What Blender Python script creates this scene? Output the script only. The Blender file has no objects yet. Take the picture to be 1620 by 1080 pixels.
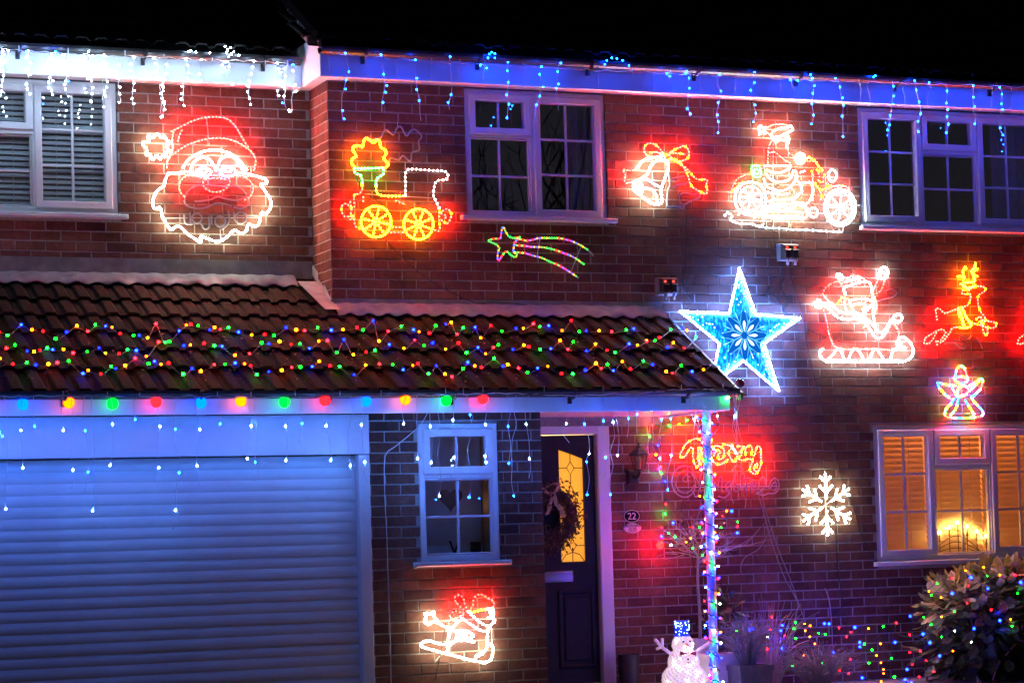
import bpy, math, random
from mathutils import Vector, Matrix, noise as mnoise
random.seed(11)
S = bpy.context.scene
COL = S.collection

# ------------------------------------------------------------------ camera
CX, CY, CZ = -5.516, -16.8557, 1.3066
YAW, PITCH, ROLL, FPX, PV = 0.390918, 0.0486141, -0.0280256, 3741.23, 655.487
_f = Vector((math.sin(YAW)*math.cos(PITCH), math.cos(YAW)*math.cos(PITCH), math.sin(PITCH)))
_r0 = Vector((math.cos(YAW), -math.sin(YAW), 0)); _u0 = _r0.cross(_f)
_r = math.cos(ROLL)*_r0 + math.sin(ROLL)*_u0
_u = math.cos(ROLL)*_u0 - math.sin(ROLL)*_r0
CAM = Vector((CX, CY, CZ))
cd = bpy.data.cameras.new('camera'); cam = bpy.data.objects.new('camera', cd); COL.objects.link(cam)
m = Matrix.Identity(4)
for i in range(3):
    m[i][0], m[i][1], m[i][2], m[i][3] = _r[i], _u[i], -_f[i], CAM[i]
cam.matrix_world = m
cd.sensor_width = 36; cd.lens = FPX/1620*36; cd.shift_y = (PV-540)/1620
cd.clip_start = .1; cd.clip_end = 2000
S.camera = cam

# ------------------------------------------------------------------ dusk sky
w = bpy.data.worlds.new('World'); S.world = w; w.use_nodes = True
nt = w.node_tree; bg = nt.nodes['Background']
sky = nt.nodes.new('ShaderNodeTexSky'); sky.sky_type = 'NISHITA'; sky.sun_disc = False
sky.sun_elevation = math.radians(-5.0); sky.sun_rotation = math.radians(178)
sky.altitude = 50; sky.air_density = 1.2; sky.dust_density = 1.5
wb = nt.nodes.new('ShaderNodeMixRGB'); wb.blend_type = 'MULTIPLY'; wb.inputs['Fac'].default_value = 1; wb.inputs['Color2'].default_value = (.80, .74, 1.12, 1)   # cool white balance
nt.links.new(sky.outputs['Color'], wb.inputs['Color1']); nt.links.new(wb.outputs['Color'], bg.inputs['Color']); bg.inputs['Strength'].default_value = 1.45
S.view_settings.view_transform = 'Standard'; S.view_settings.look = 'None'
S.view_settings.exposure = 0; S.view_settings.gamma = 1
S.cycles.use_denoising = True
S.cycles.sample_clamp_indirect = 4
S.cycles.max_bounces = 5; S.cycles.diffuse_bounces = 2; S.cycles.glossy_bounces = 3; S.cycles.transparent_max_bounces = 10
S.cycles.use_adaptive_sampling = True; S.cycles.adaptive_threshold = .02
S.cycles.caustics_reflective = False; S.cycles.caustics_refractive = False

# ------------------------------------------------------------------ helpers
def ray(u, v): return ((u-810)/FPX)*_r - ((v-PV)/FPX)*_u + _f
def at(u, v, Y):
    """a point of the place that the photograph shows at (u, v), on the upright plane y = Y"""
    d = ray(u, v); return CAM + d*((Y-CAM.y)/d.y)
RM, RZ = .56, 3.02                       # lean-to roof plane z = RZ + RM*y
def on_roof(u, v, up=0.):
    d = ray(u, v); t = (RZ+up+RM*CAM.y-CAM.z)/(d.z-RM*d.y); return CAM + d*t

BASE = {}
def empty(name, loc, parent=None):
    o = bpy.data.objects.new(name, None); o.empty_display_size = .1; COL.objects.link(o)
    loc = Vector(loc); BASE[o] = loc
    if parent: o.parent = parent; o.location = loc-BASE[parent]
    else: o.location = loc
    return o
def tag(o, label=None, cat=None, group=None, kind=None):
    if label: o['label'] = label
    if cat: o['category'] = cat
    if group: o['group'] = group
    if kind: o['kind'] = kind
    return o
def thing(name, loc, label, cat, group=None):
    return tag(empty(name, loc), label, cat, group)

ICO = None
def _ico():
    t = (1+5**.5)/2
    v = [Vector(p).normalized() for p in [(-1,t,0),(1,t,0),(-1,-t,0),(1,-t,0),(0,-1,t),(0,1,t),(0,-1,-t),(0,1,-t),(t,0,-1),(t,0,1),(-t,0,-1),(-t,0,1)]]
    f = [(0,11,5),(0,5,1),(0,1,7),(0,7,10),(0,10,11),(1,5,9),(5,11,4),(11,10,2),(10,7,6),(7,1,8),(3,9,4),(3,4,2),(3,2,6),(3,6,8),(3,8,9),(4,9,5),(2,4,11),(6,2,10),(8,6,7),(9,8,1)]
    return v, f
ICO = _ico()

class MB:
    def __init__(s): s.v = []; s.f = []; s.tone = None
    def add(s, vs, fs):
        n = len(s.v); s.v += [Vector(p) for p in vs]; s.f += [tuple(i+n for i in q) for q in fs]
        return s
    def box(s, x0, x1, y0, y1, z0, z1):
        return s.add([(x0,y0,z0),(x1,y0,z0),(x1,y1,z0),(x0,y1,z0),(x0,y0,z1),(x1,y0,z1),(x1,y1,z1),(x0,y1,z1)],
                     [(3,2,1,0),(4,5,6,7),(0,1,5,4),(1,2,6,5),(2,3,7,6),(3,0,4,7)])
    def cbox(s, x0, x1, y0, y1, z0, z1, c=.006):
        """box whose front (y0) edges are chamfered"""
        vs = [(x0,y1,z0),(x1,y1,z0),(x1,y1,z1),(x0,y1,z1),(x0,y0+c,z0),(x1,y0+c,z0),(x1,y0+c,z1),(x0,y0+c,z1),
              (x0+c,y0,z0+c),(x1-c,y0,z0+c),(x1-c,y0,z1-c),(x0+c,y0,z1-c)]
        return s.add(vs, [(0,1,5,4),(1,2,6,5),(2,3,7,6),(3,0,4,7),(4,5,9,8),(5,6,10,9),(6,7,11,10),(7,4,8,11),(8,9,10,11),(3,2,1,0)])
    def frame(s, x0, x1, y0, y1, z0, z1, wd, c=.006):
        """picture frame with mitred, chamfered front, opening left free"""
        a = [(x0,z0),(x1,z0),(x1,z1),(x0,z1)]; b = [(x0+wd,z0+wd),(x1-wd,z0+wd),(x1-wd,z1-wd),(x0+wd,z1-wd)]
        k = [(x0+c,z0+c),(x1-c,z0+c),(x1-c,z1-c),(x0+c,z1-c)]
        e = [(x0+wd-c,z0+wd-c),(x1-wd+c,z0+wd-c),(x1-wd+c,z1-wd+c),(x0+wd-c,z1-wd+c)]
        R = [[(x,y1,z) for x,z in a],[(x,y0+c,z) for x,z in a],[(x,y0,z) for x,z in k],[(x,y0,z) for x,z in e],[(x,y0+c,z) for x,z in b],[(x,y1,z) for x,z in b]]
        vs = [p for r in R for p in r]; fs = []
        for i in range(5):
            for j in range(4):
                fs.append((i*4+j, i*4+(j+1)%4, (i+1)*4+(j+1)%4, (i+1)*4+j))
        return s.add(vs, fs)
    def bead(s, p, r, sc=None):
        p = Vector(p)
        if sc: return s.add([p+Vector((q.x*sc[0],q.y*sc[1],q.z*sc[2])) for q in ICO[0]], ICO[1])
        return s.add([p+q*r for q in ICO[0]], ICO[1])
    def sphere(s, p, r, nu=16, nv=10, sz=1., a0=0., a1=math.pi):
        p = Vector(p); vs = []; fs = []
        for j in range(nv+1):
            th = a0+(a1-a0)*j/nv
            for i in range(nu):
                ph = 2*math.pi*i/nu
                vs.append(p+Vector((r*math.sin(th)*math.cos(ph), r*math.sin(th)*math.sin(ph), r*sz*math.cos(th))))
        for j in range(nv):
            for i in range(nu):
                fs.append((j*nu+i, (j+1)*nu+i, (j+1)*nu+(i+1)%nu, j*nu+(i+1)%nu))
        return s.add(vs, fs)
    def lathe(s, p, prof, n=16):
        p = Vector(p); vs = []; fs = []
        for r, z in prof:
            for i in range(n):
                a = 2*math.pi*i/n; vs.append(p+Vector((r*math.cos(a), r*math.sin(a), z)))
        for j in range(len(prof)-1):
            for i in range(n):
                fs.append((j*n+i, j*n+(i+1)%n, (j+1)*n+(i+1)%n, (j+1)*n+i))
        return s.add(vs, fs)
    def tube(s, pts, r, n=6, closed=False, r1=None):
        pts = [Vector(p) for p in pts]; k = len(pts)
        if k < 2: return s
        vs = []; fs = []; prev = None
        for i, p in enumerate(pts):
            a = pts[(i-1) % k] if (closed or i > 0) else pts[0]
            b = pts[(i+1) % k] if (closed or i < k-1) else pts[-1]
            t = (b-a)
            if t.length < 1e-9: t = Vector((0,0,1))
            t.normalize()
            if prev is None:
                q = t.cross(Vector((0,1,0)))
                if q.length < .1: q = t.cross(Vector((1,0,0)))
            else:
                q = prev - t*prev.dot(t)
                if q.length < 1e-6: q = t.cross(Vector((0,1,0)))
            q.normalize(); prev = q; h = t.cross(q)
            rr = r if r1 is None else r+(r1-r)*i/(k-1)
            for j in range(n):
                an = 2*math.pi*j/n; vs.append(p+(q*math.cos(an)+h*math.sin(an))*rr)
        kk = k if closed else k-1
        for i in range(kk):
            i2 = (i+1) % k
            for j in range(n):
                fs.append((i*n+j, i*n+(j+1)%n, i2*n+(j+1)%n, i2*n+j))
        if not closed:
            fs.append(tuple(range(n))[::-1]); fs.append(tuple((k-1)*n+j for j in range(n)))
        return s.add(vs, fs)
    def prism(s, poly, y0, y1):
        """outline in (x, z), thickness along y"""
        n = len(poly)
        vs = [(x,y0,z) for x,z in poly]+[(x,y1,z) for x,z in poly]
        return s.add(vs, [tuple(range(n)), tuple(range(2*n-1,n-1,-1))]+[(i,i+n,(i+1)%n+n,(i+1)%n) for i in range(n)])
    def build(s, name, mat, parent=None, smooth=False, kind=None, tone=None, loc=None):
        me = bpy.data.meshes.new(name)
        lo = [min(p[i] for p in s.v) for i in range(3)]; hi = [max(p[i] for p in s.v) for i in range(3)]
        c = Vector(loc) if loc else Vector(((lo[0]+hi[0])/2, (lo[1]+hi[1])/2, (lo[2]+hi[2])/2))
        me.from_pydata([p-c for p in s.v], [], s.f)
        if mat: me.materials.append(mat)
        if smooth: me.polygons.foreach_set('use_smooth', [True]*len(me.polygons))
        if tone is not None:
            at_ = me.attributes.new('tone', 'FLOAT', 'FACE')
            at_.data.foreach_set('value', tone if isinstance(tone, list) else [tone]*len(me.polygons))
        me.update()
        o = bpy.data.objects.new(name, me); COL.objects.link(o); BASE[o] = c
        if parent: o.parent = parent; o.location = c-BASE[parent]
        else: o.location = c
        if kind: o['kind'] = kind
        return o

def smooth_path(pts, closed=False, n=6):
    P = [Vector(p) for p in pts]; k = len(P)
    if k < 3: return P
    out = []
    seg = k if closed else k-1
    for i in range(seg):
        p1, p2 = P[i], P[(i+1) % k]
        p0 = P[i-1] if (closed or i > 0) else p1*2-p2
        p3 = P[(i+2) % k] if (closed or i+2 < k) else p2*2-p1
        for j in range(n):
            t = j/n
            out.append(.5*((2*p1)+(p2-p0)*t+(2*p0-5*p1+4*p2-p3)*t*t+(3*p1-p0-3*p2+p3)*t**3))
    if not closed: out.append(P[-1])
    return out
def resample(pts, d, closed=False):
    P = list(pts)+([pts[0]] if closed else []); out = [P[0]]; acc = 0.
    for a, b in zip(P[:-1], P[1:]):
        L = (b-a).length
        if L < 1e-9: continue
        t = d-acc
        while t <= L:
            out.append(a+(b-a)*(t/L)); t += d
        acc = L-(t-d)
    return out

# ------------------------------------------------------------------ materials
MATS = {}
def nodes(name):
    mt = bpy.data.materials.new(name); mt.use_nodes = True
    return mt, mt.node_tree.nodes, mt.node_tree.links, mt.node_tree.nodes['Principled BSDF']
def plain(name, col, rough=.5, metal=0., spec=.5, var=.12, nscale=14., bump=.0, trans=0., coat=0.):
    mt, N, L, P = nodes(name)
    P.inputs['Roughness'].default_value = rough; P.inputs['Metallic'].default_value = metal
    P.inputs['Specular IOR Level'].default_value = spec; P.inputs['Coat Weight'].default_value = coat
    tc = N.new('ShaderNodeTexCoord'); nz = N.new('ShaderNodeTexNoise'); nz.inputs['Scale'].default_value = nscale; nz.inputs['Detail'].default_value = 5
    L.new(tc.outputs['Object'], nz.inputs['Vector'])
    rp = N.new('ShaderNodeValToRGB'); rp.color_ramp.elements[0].position = .3; rp.color_ramp.elements[1].position = .7
    rp.color_ramp.elements[0].color = tuple(c*(1-var) for c in col)+(1,); rp.color_ramp.elements[1].color = tuple(min(1,c*(1+var)) for c in col)+(1,)
    L.new(nz.outputs['Fac'], rp.inputs['Fac']); L.new(rp.outputs['Color'], P.inputs['Base Color'])
    if bump:
        b = N.new('ShaderNodeBump'); b.inputs['Strength'].default_value = bump; b.inputs['Distance'].default_value = .01
        L.new(nz.outputs['Fac'], b.inputs['Height']); L.new(b.outputs['Normal'], P.inputs['Normal'])
    if trans:
        tr = N.new('ShaderNodeBsdfTranslucent'); L.new(rp.outputs['Color'], tr.inputs['Color'])
        mx = N.new('ShaderNodeMixShader'); mx.inputs['Fac'].default_value = trans
        L.new(P.outputs['BSDF'], mx.inputs[1]); L.new(tr.outputs['BSDF'], mx.inputs[2])
        L.new(mx.outputs['Shader'], N['Material Output'].inputs['Surface'])
    return mt
def emit(name, col, strength):
    mt = bpy.data.materials.new(name); mt.use_nodes = True; N = mt.node_tree.nodes; L = mt.node_tree.links
    N.remove(N['Principled BSDF']); e = N.new('ShaderNodeEmission'); e.inputs['Color'].default_value = (*col, 1); e.inputs['Strength'].default_value = strength
    L.new(e.outputs['Emission'], N['Material Output'].inputs['Surface']); return mt
def glow_plastic(name, col, strength, base=(.8,.8,.8)):
    mt, N, L, P = nodes(name); P.inputs['Base Color'].default_value = (*base, 1); P.inputs['Roughness'].default_value = .3
    P.inputs['Emission Color'].default_value = (*col, 1); P.inputs['Emission Strength'].default_value = strength; return mt

def brick_mat():
    mt, N, L, P = nodes('brick'); P.inputs['Roughness'].default_value = .92; P.inputs['Specular IOR Level'].default_value = .25
    a = N.new('ShaderNodeAttribute'); a.attribute_name = 'tone'
    rp = N.new('ShaderNodeValToRGB'); cr = rp.color_ramp
    cols = [(0,(.13,.060,.055)),(.2,(.195,.078,.058)),(.45,(.245,.096,.068)),(.7,(.29,.118,.084)),(.88,(.335,.155,.112)),(1,(.20,.105,.098))]
    cr.elements[0].position, cr.elements[0].color = 0, (*cols[0][1],1); cr.elements[1].position, cr.elements[1].color = 1, (*cols[-1][1],1)
    for p_, c_ in cols[1:-1]:
        e = cr.elements.new(p_); e.color = (*c_, 1)
    L.new(a.outputs['Fac'], rp.inputs['Fac'])
    g = N.new('ShaderNodeNewGeometry')
    n1 = N.new('ShaderNodeTexNoise'); n1.inputs['Scale'].default_value = 22; n1.inputs['Detail'].default_value = 8; n1.inputs['Roughness'].default_value = .7
    n2 = N.new('ShaderNodeTexNoise'); n2.inputs['Scale'].default_value = 170; n2.inputs['Detail'].default_value = 4
    n3 = N.new('ShaderNodeTexNoise'); n3.inputs['Scale'].default_value = 1.3; n3.inputs['Detail'].default_value = 4
    for n_ in (n1, n2, n3): L.new(g.outputs['Position'], n_.inputs['Vector'])
    mr = N.new('ShaderNodeMapRange'); mr.inputs[1].default_value = .3; mr.inputs[2].default_value = .7; mr.inputs[3].default_value = .40; mr.inputs[4].default_value = .85
    L.new(n1.outputs['Fac'], mr.inputs[0])
    mr3 = N.new('ShaderNodeMapRange'); mr3.inputs[1].default_value = .35; mr3.inputs[2].default_value = .65; mr3.inputs[3].default_value = .72; mr3.inputs[4].default_value = 1.15
    L.new(n3.outputs['Fac'], mr3.inputs[0])
    mp = N.new('ShaderNodeMapping'); mp.inputs['Scale'].default_value = (3.2, 3.2, .45); L.new(g.outputs['Position'], mp.inputs['Vector'])
    n5 = N.new('ShaderNodeTexNoise'); n5.inputs['Scale'].default_value = 1.6; n5.inputs['Detail'].default_value = 6; L.new(mp.outputs[0], n5.inputs['Vector'])
    mr5 = N.new('ShaderNodeMapRange'); mr5.inputs[1].default_value = .38; mr5.inputs[2].default_value = .62; mr5.inputs[3].default_value = .74; mr5.inputs[4].default_value = 1.1; L.new(n5.outputs['Fac'], mr5.inputs[0])
    m0 = N.new('ShaderNodeMath'); m0.operation = 'MULTIPLY'; L.new(mr3.outputs[0], m0.inputs[0]); L.new(mr5.outputs[0], m0.inputs[1])
    mu = N.new('ShaderNodeMath'); mu.operation = 'MULTIPLY'; L.new(mr.outputs[0], mu.inputs[0]); L.new(m0.outputs[0], mu.inputs[1])
    mx = N.new('ShaderNodeVectorMath'); mx.operation = 'SCALE'; L.new(rp.outputs['Color'], mx.inputs[0]); L.new(mu.outputs[0], mx.inputs['Scale'])
    L.new(mx.outputs[0], P.inputs['Base Color'])
    ad = N.new('ShaderNodeMath'); ad.operation = 'MULTIPLY_ADD'; ad.inputs[1].default_value = .5; L.new(n2.outputs['Fac'], ad.inputs[0]); L.new(n1.outputs['Fac'], ad.inputs[2])
    b = N.new('ShaderNodeBump'); b.inputs['Strength'].default_value = .55; b.inputs['Distance'].default_value = .006
    L.new(ad.outputs[0], b.inputs['Height']); L.new(b.outputs['Normal'], P.inputs['Normal']); return mt
def tile_mat():
    mt, N, L, P = nodes('roof_tile'); P.inputs['Roughness'].default_value = .9; P.inputs['Specular IOR Level'].default_value = .08
    g = N.new('ShaderNodeNewGeometry'); oi = N.new('ShaderNodeObjectInfo')
    n1 = N.new('ShaderNodeTexNoise'); n1.inputs['Scale'].default_value = 9; n1.inputs['Detail'].default_value = 8; n1.inputs['Roughness'].default_value = .7
    n2 = N.new('ShaderNodeTexNoise'); n2.inputs['Scale'].default_value = 60; n2.inputs['Detail'].default_value = 6
    L.new(g.outputs['Position'], n1.inputs['Vector']); L.new(g.outputs['Position'], n2.inputs['Vector'])
    rp = N.new('ShaderNodeValToRGB'); rp.color_ramp.elements[0].color = (.020,.014,.0135,1); rp.color_ramp.elements[1].color = (.036,.024,.022,1)
    L.new(oi.outputs['Random'], rp.inputs['Fac'])
    moss = N.new('ShaderNodeValToRGB'); moss.color_ramp.elements[0].position = .50; moss.color_ramp.elements[1].position = .66
    L.new(n1.outputs['Fac'], moss.inputs['Fac'])
    mm = N.new('ShaderNodeMixRGB'); mm.inputs['Color2'].default_value = (.030,.029,.012,1)
    L.new(moss.outputs['Color'], mm.inputs['Fac']); L.new(rp.outputs['Color'], mm.inputs['Color1'])
    sx = N.new('ShaderNodeSeparateXYZ'); L.new(g.outputs['Position'], sx.inputs[0])
    n4 = N.new('ShaderNodeTexNoise'); n4.inputs['Scale'].default_value = 3.5; n4.inputs['Detail'].default_value = 6; L.new(g.outputs['Position'], n4.inputs['Vector'])
    ya = N.new('ShaderNodeMath'); ya.operation = 'MULTIPLY_ADD'; ya.inputs[1].default_value = .5; L.new(n4.outputs['Fac'], ya.inputs[0]); L.new(sx.outputs['Y'], ya.inputs[2])
    ym = N.new('ShaderNodeMapRange'); ym.inputs[1].default_value = .02; ym.inputs[2].default_value = -.12; ym.inputs[3].default_value = 0; ym.inputs[4].default_value = .8; L.new(ya.outputs[0], ym.inputs[0])
    gr = N.new('ShaderNodeMixRGB'); gr.inputs['Color2'].default_value = (.007,.0065,.0055,1); L.new(ym.outputs[0], gr.inputs['Fac']); L.new(mm.outputs['Color'], gr.inputs['Color1']); mm = gr   # algae and dirt on the old lower tiles
    sc = N.new('ShaderNodeMapRange'); sc.inputs[1].default_value = .3; sc.inputs[2].default_value = .7; sc.inputs[3].default_value = .6; sc.inputs[4].default_value = 1.35
    L.new(n2.outputs['Fac'], sc.inputs[0])
    vm = N.new('ShaderNodeVectorMath'); vm.operation = 'SCALE'; L.new(mm.outputs['Color'], vm.inputs[0]); L.new(sc.outputs[0], vm.inputs['Scale'])
    L.new(vm.outputs[0], P.inputs['Base Color'])
    b = N.new('ShaderNodeBump'); b.inputs['Strength'].default_value = .7; b.inputs['Distance'].default_value = .012
    L.new(n2.outputs['Fac'], b.inputs['Height']); L.new(b.outputs['Normal'], P.inputs['Normal']); return mt
def glass_mat():
    mt = bpy.data.materials.new('window_glass'); mt.use_nodes = True; N = mt.node_tree.nodes; L = mt.node_tree.links
    N.remove(N['Principled BSDF'])
    t = N.new('ShaderNodeBsdfTransparent'); t.inputs['Color'].default_value = (.86,.9,.9,1)
    g = N.new('ShaderNodeBsdfGlossy'); g.inputs['Roughness'].default_value = .0
    lw = N.new('ShaderNodeLayerWeight'); lw.inputs['Blend'].default_value = .5
    pw = N.new('ShaderNodeMath'); pw.operation = 'POWER'; pw.inputs[1].default_value = 5; L.new(lw.outputs['Facing'], pw.inputs[0])
    fr = N.new('ShaderNodeMapRange'); fr.inputs[3].default_value = .21; fr.inputs[4].default_value = 1.; L.new(pw.outputs[0], fr.inputs[0])
    mx = N.new('ShaderNodeMixShader'); L.new(fr.outputs[0], mx.inputs['Fac']); L.new(t.outputs[0], mx.inputs[1]); L.new(g.outputs[0], mx.inputs[2])
    L.new(mx.outputs[0], N['Material Output'].inputs['Surface']); return mt

M = dict(
    brick=brick_mat(), tile=tile_mat(), glass=glass_mat(),
    dark_tile=plain('dark_roof_tile', (.02,.018,.018), .9, var=.4, nscale=6, bump=.4, spec=.2),
    mortar=plain('mortar', (.33,.30,.275), .95, var=.2, nscale=40, bump=.5, spec=.2),
    upvc=plain('white_upvc', (.78,.78,.78), .32, var=.03, nscale=5),
    door_white=plain('garage_white', (.72,.74,.76), .45, var=.10, nscale=2.2, bump=.06),
    gutter=plain('black_gutter', (.02,.02,.022), .35, var=.2),
    lead=plain('lead_flashing', (.20,.20,.21), .55, metal=.35, var=.3, nscale=9, bump=.25),
    mortar_fillet=plain('pale_flashing', (.34,.32,.33), .7, var=.25, nscale=12, bump=.3),
    door=plain('black_door', (.007,.008,.012), .5, var=.3, nscale=30, bump=.25, spec=.25),
    chrome=plain('chrome', (.45,.45,.48), .25, metal=1., var=.05),
    black=plain('black_rubber', (.012,.012,.012), .5, var=.2),
    blackmetal=plain('black_painted_metal', (.010,.010,.011), .6, metal=.0, var=.2),
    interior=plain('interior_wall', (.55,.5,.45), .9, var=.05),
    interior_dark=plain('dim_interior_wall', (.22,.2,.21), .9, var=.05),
    wire=plain('white_wire', (.72,.72,.74), .45, var=.05),
    green_wire=plain('dark_green_wire', (.015,.03,.018), .5, var=.1),
    rope_off=plain('clear_rope_unlit', (.62,.58,.62), .25, var=.05, trans=.3),
    metal_white=plain('white_rod', (.75,.74,.74), .4, var=.03),
    concrete=plain('concrete_paving', (.20,.19,.18), .9, var=.25, nscale=3, bump=.3),
    slat_cream=plain('blind_slat_cream', (.80,.70,.60), .6, var=.04, trans=.26),
    slat_white=plain('blind_slat_white', (.75,.77,.78), .5, var=.04, trans=.15),
    curtain=plain('curtain_fabric', (.30,.28,.42), .9, var=.1, trans=.25),
    sign_black=plain('black_enamel', (.006,.006,.006), .6, var=.05, spec=.1),
    sign_white=plain('cream_enamel', (.72,.66,.62), .4, var=.04),
    leaf=plain('bush_leaf', (.14,.19,.06), .45, var=.5, nscale=3., trans=.25),
    leaf_var=plain('pale_edged_leaf', (.38,.43,.13), .45, var=.4, nscale=5., trans=.25),
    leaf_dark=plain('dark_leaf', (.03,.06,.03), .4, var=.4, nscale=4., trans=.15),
    lavender=plain('lavender_foliage', (.26,.27,.27), .8, var=.3, nscale=8.),
    stem=plain('woody_stem', (.17,.12,.09), .8, var=.3, nscale=20., bump=.4),
    stem_pale=plain('pale_stem', (.36,.31,.26), .8, var=.2, nscale=20.),
    pot_white=plain('white_planter', (.72,.70,.70), .5, var=.05),
    pot_grey=plain('grey_planter', (.13,.13,.13), .55, var=.2, nscale=20., bump=.2),
    pot_dark=plain('dark_zinc_planter', (.05,.05,.055), .45, metal=.5, var=.2),
    soil=plain('soil', (.02,.015,.012), .95, var=.4, bump=.5),
    wreath=plain('wreath_twig', (.07,.04,.025), .8, var=.5, nscale=30.),
    ribbon=plain('gold_ribbon', (.38,.27,.15), .5, var=.2),
    wood=plain('brown_wood', (.12,.065,.04), .6, var=.25, nscale=12.),
    bark=plain('bark', (.05,.04,.035), .9, var=.4),
    oak=plain('oak_door', (.36,.2,.09), .5, var=.15),
    white_sock=plain('grey_socket_plastic', (.20,.205,.22), .4, var=.03),
)
# LED colours
LED = dict(r=(1,.0016,.003), g=(.0012,1,.006), b=(.0006,.0030,1), o=(1,.085,.0006), R=(1,.0019,.0011), W=(.88,.92,.66), C=(.70,.92,1), I=(.07,.26,1), H=(.50,.75,1), Y=(1,.30,.003), O=(1,.15,.001), G=(.02,1,.07), B=(.001,.055,1), V=(.35,.22,1), P=(1,.45,.5), N=(1,.62,.55))
_em = {}
def led(c, s):
    k = (c, s)
    if k not in _em: _em[k] = emit('led_%s_%d' % (c, round(s*10)), LED[c], s)
    return _em[k]
def rope_on(c, s):
    k = ('rope', c, s)
    if k not in _em: _em[k] = glow_plastic('lit_rope_%s_%d' % (c, round(s*10)), LED[c], s)
    return _em[k]

# ------------------------------------------------------------------ ground
g = MB().add([(-150,-200,0),(150,-200,0),(150,40,0),(-150,40,0)], [(0,1,2,3)]).build('ground', M['concrete']); g['kind'] = 'structure'

# ------------------------------------------------------------------ the house
house = thing('brick_house', (2,0,0), 'red brick house with white windows and tiled garage roof, hung with christmas lights', 'house')
CH, BL, JT = .075, .225, .010
PIECES = []     # (projected size, wall object, rect, plane)
def wall(name, s0, s1, z0, z1, openings, axis, const, face, phase, skip=None):
    """brick wall; axis 'x': runs along x at y=const, facing -y; axis 'y': runs along y at x=const, facing face (+1/-1 x)"""
    mb = MB()
    xs = sorted({s0, s1, *[o[0] for o in openings], *[o[1] for o in openings]}); zs = sorted({z0, z1, *[o[2] for o in openings], *[o[3] for o in openings]})
    def P(s, d, z):
        return (s, const+d, z) if axis == 'x' else (const-face*d, s, z)
    for a, b in zip(xs[:-1], xs[1:]):
        for c, d in zip(zs[:-1], zs[1:]):
            if a < s0 or b > s1 or c < z0 or d > z1: continue
            mx_, mz_ = (a+b)/2, (c+d)/2
            if any(o[0] < mx_ < o[1] and o[2] < mz_ < o[3] for o in openings): continue
            mb.add([P(a,.004,c),P(b,.004,c),P(b,.004,d),P(a,.004,d)], [(0,1,2,3)])
    for o in openings:      # reveals
        x0,x1,a,b = max(o[0],s0),min(o[1],s1),max(o[2],z0),min(o[3],z1)
        mb.add([P(x0,.009,a),P(x0,.16,a),P(x0,.16,b),P(x0,.009,b)],[(0,1,2,3)]); mb.add([P(x1,.009,a),P(x1,.16,a),P(x1,.16,b),P(x1,.009,b)],[(0,1,2,3)])
        mb.add([P(x0,.009,b),P(x1,.009,b),P(x1,.16,b),P(x0,.16,b)],[(0,1,2,3)])
    wo = mb.build(name, M['mortar'], house)
    i0 = int(round(z0/CH)); i1 = int(round(z1/CH))
    for i in range(i0, i1):
        za, zb = i*CH+JT/2, (i+1)*CH-JT/2
        off = phase+(BL/2 if i % 2 else 0)
        n = math.floor((s0-off)/BL)-1
        while True:
            a, b = off+n*BL+JT/2, off+(n+1)*BL-JT/2; n += 1
            if a > s1: break
            a, b = max(a, s0), min(b, s1)
            segs = [(a, b)]
            for o in openings:
                if o[2] < zb-.02 and o[3] > za+.02:
                    ns = []
                    for p_, q_ in segs:
                        if o[1] <= p_ or o[0] >= q_: ns.append((p_, q_))
                        else:
                            if o[0]-p_ > .0: ns.append((p_, o[0]))
                            if q_-o[1] > .0: ns.append((o[1], q_))
                    segs = ns
            for p_, q_ in segs:
                if q_-p_ < .025: continue
                if skip and skip((p_+q_)/2, (za+zb)/2): continue
                PIECES.append((wo, axis, const, face, p_, q_, za, zb))
    return wo
# openings (x0, x1, z0, z1)
W_UM = (1.105,2.30,3.70,4.725); W_UR = (4.598,6.42,3.70,4.725); W_LR = (4.64,6.42,.93,2.085); W_DR = (1.17,2.245,0,2.10)
hidden = lambda x, z: (x < 1.1 and z < 2.95) or (x < 2.75 and 2.13 < z < 2.95)
w_main = wall('front_wall', 0, 9.0, 0, 63*CH, [W_UM, W_UR, W_LR, W_DR], 'x', 0., -1, 0., hidden)
W_UL = (-3.24,-1.505,3.70,4.725)
w_left = wall('bedroom_wall', -5.4, 0, 42*CH, 63*CH, [W_UL], 'x', .45, -1, -.03)
w_ret = wall('return_wall', 0.012, .45, 39*CH, 63*CH, [], 'y', 0., -1, 0.)
W_SM = (.268,.885,1.065,2.085)
w_pier = wall('garage_pier', -.10, 1.22, 0, 2.16, [W_SM], 'x', -1.05, -1, .018)
w_side = wall('pier_side', -1.04, 0, 0, 2.16, [], 'y', 1.22, 1, 0.)

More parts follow.
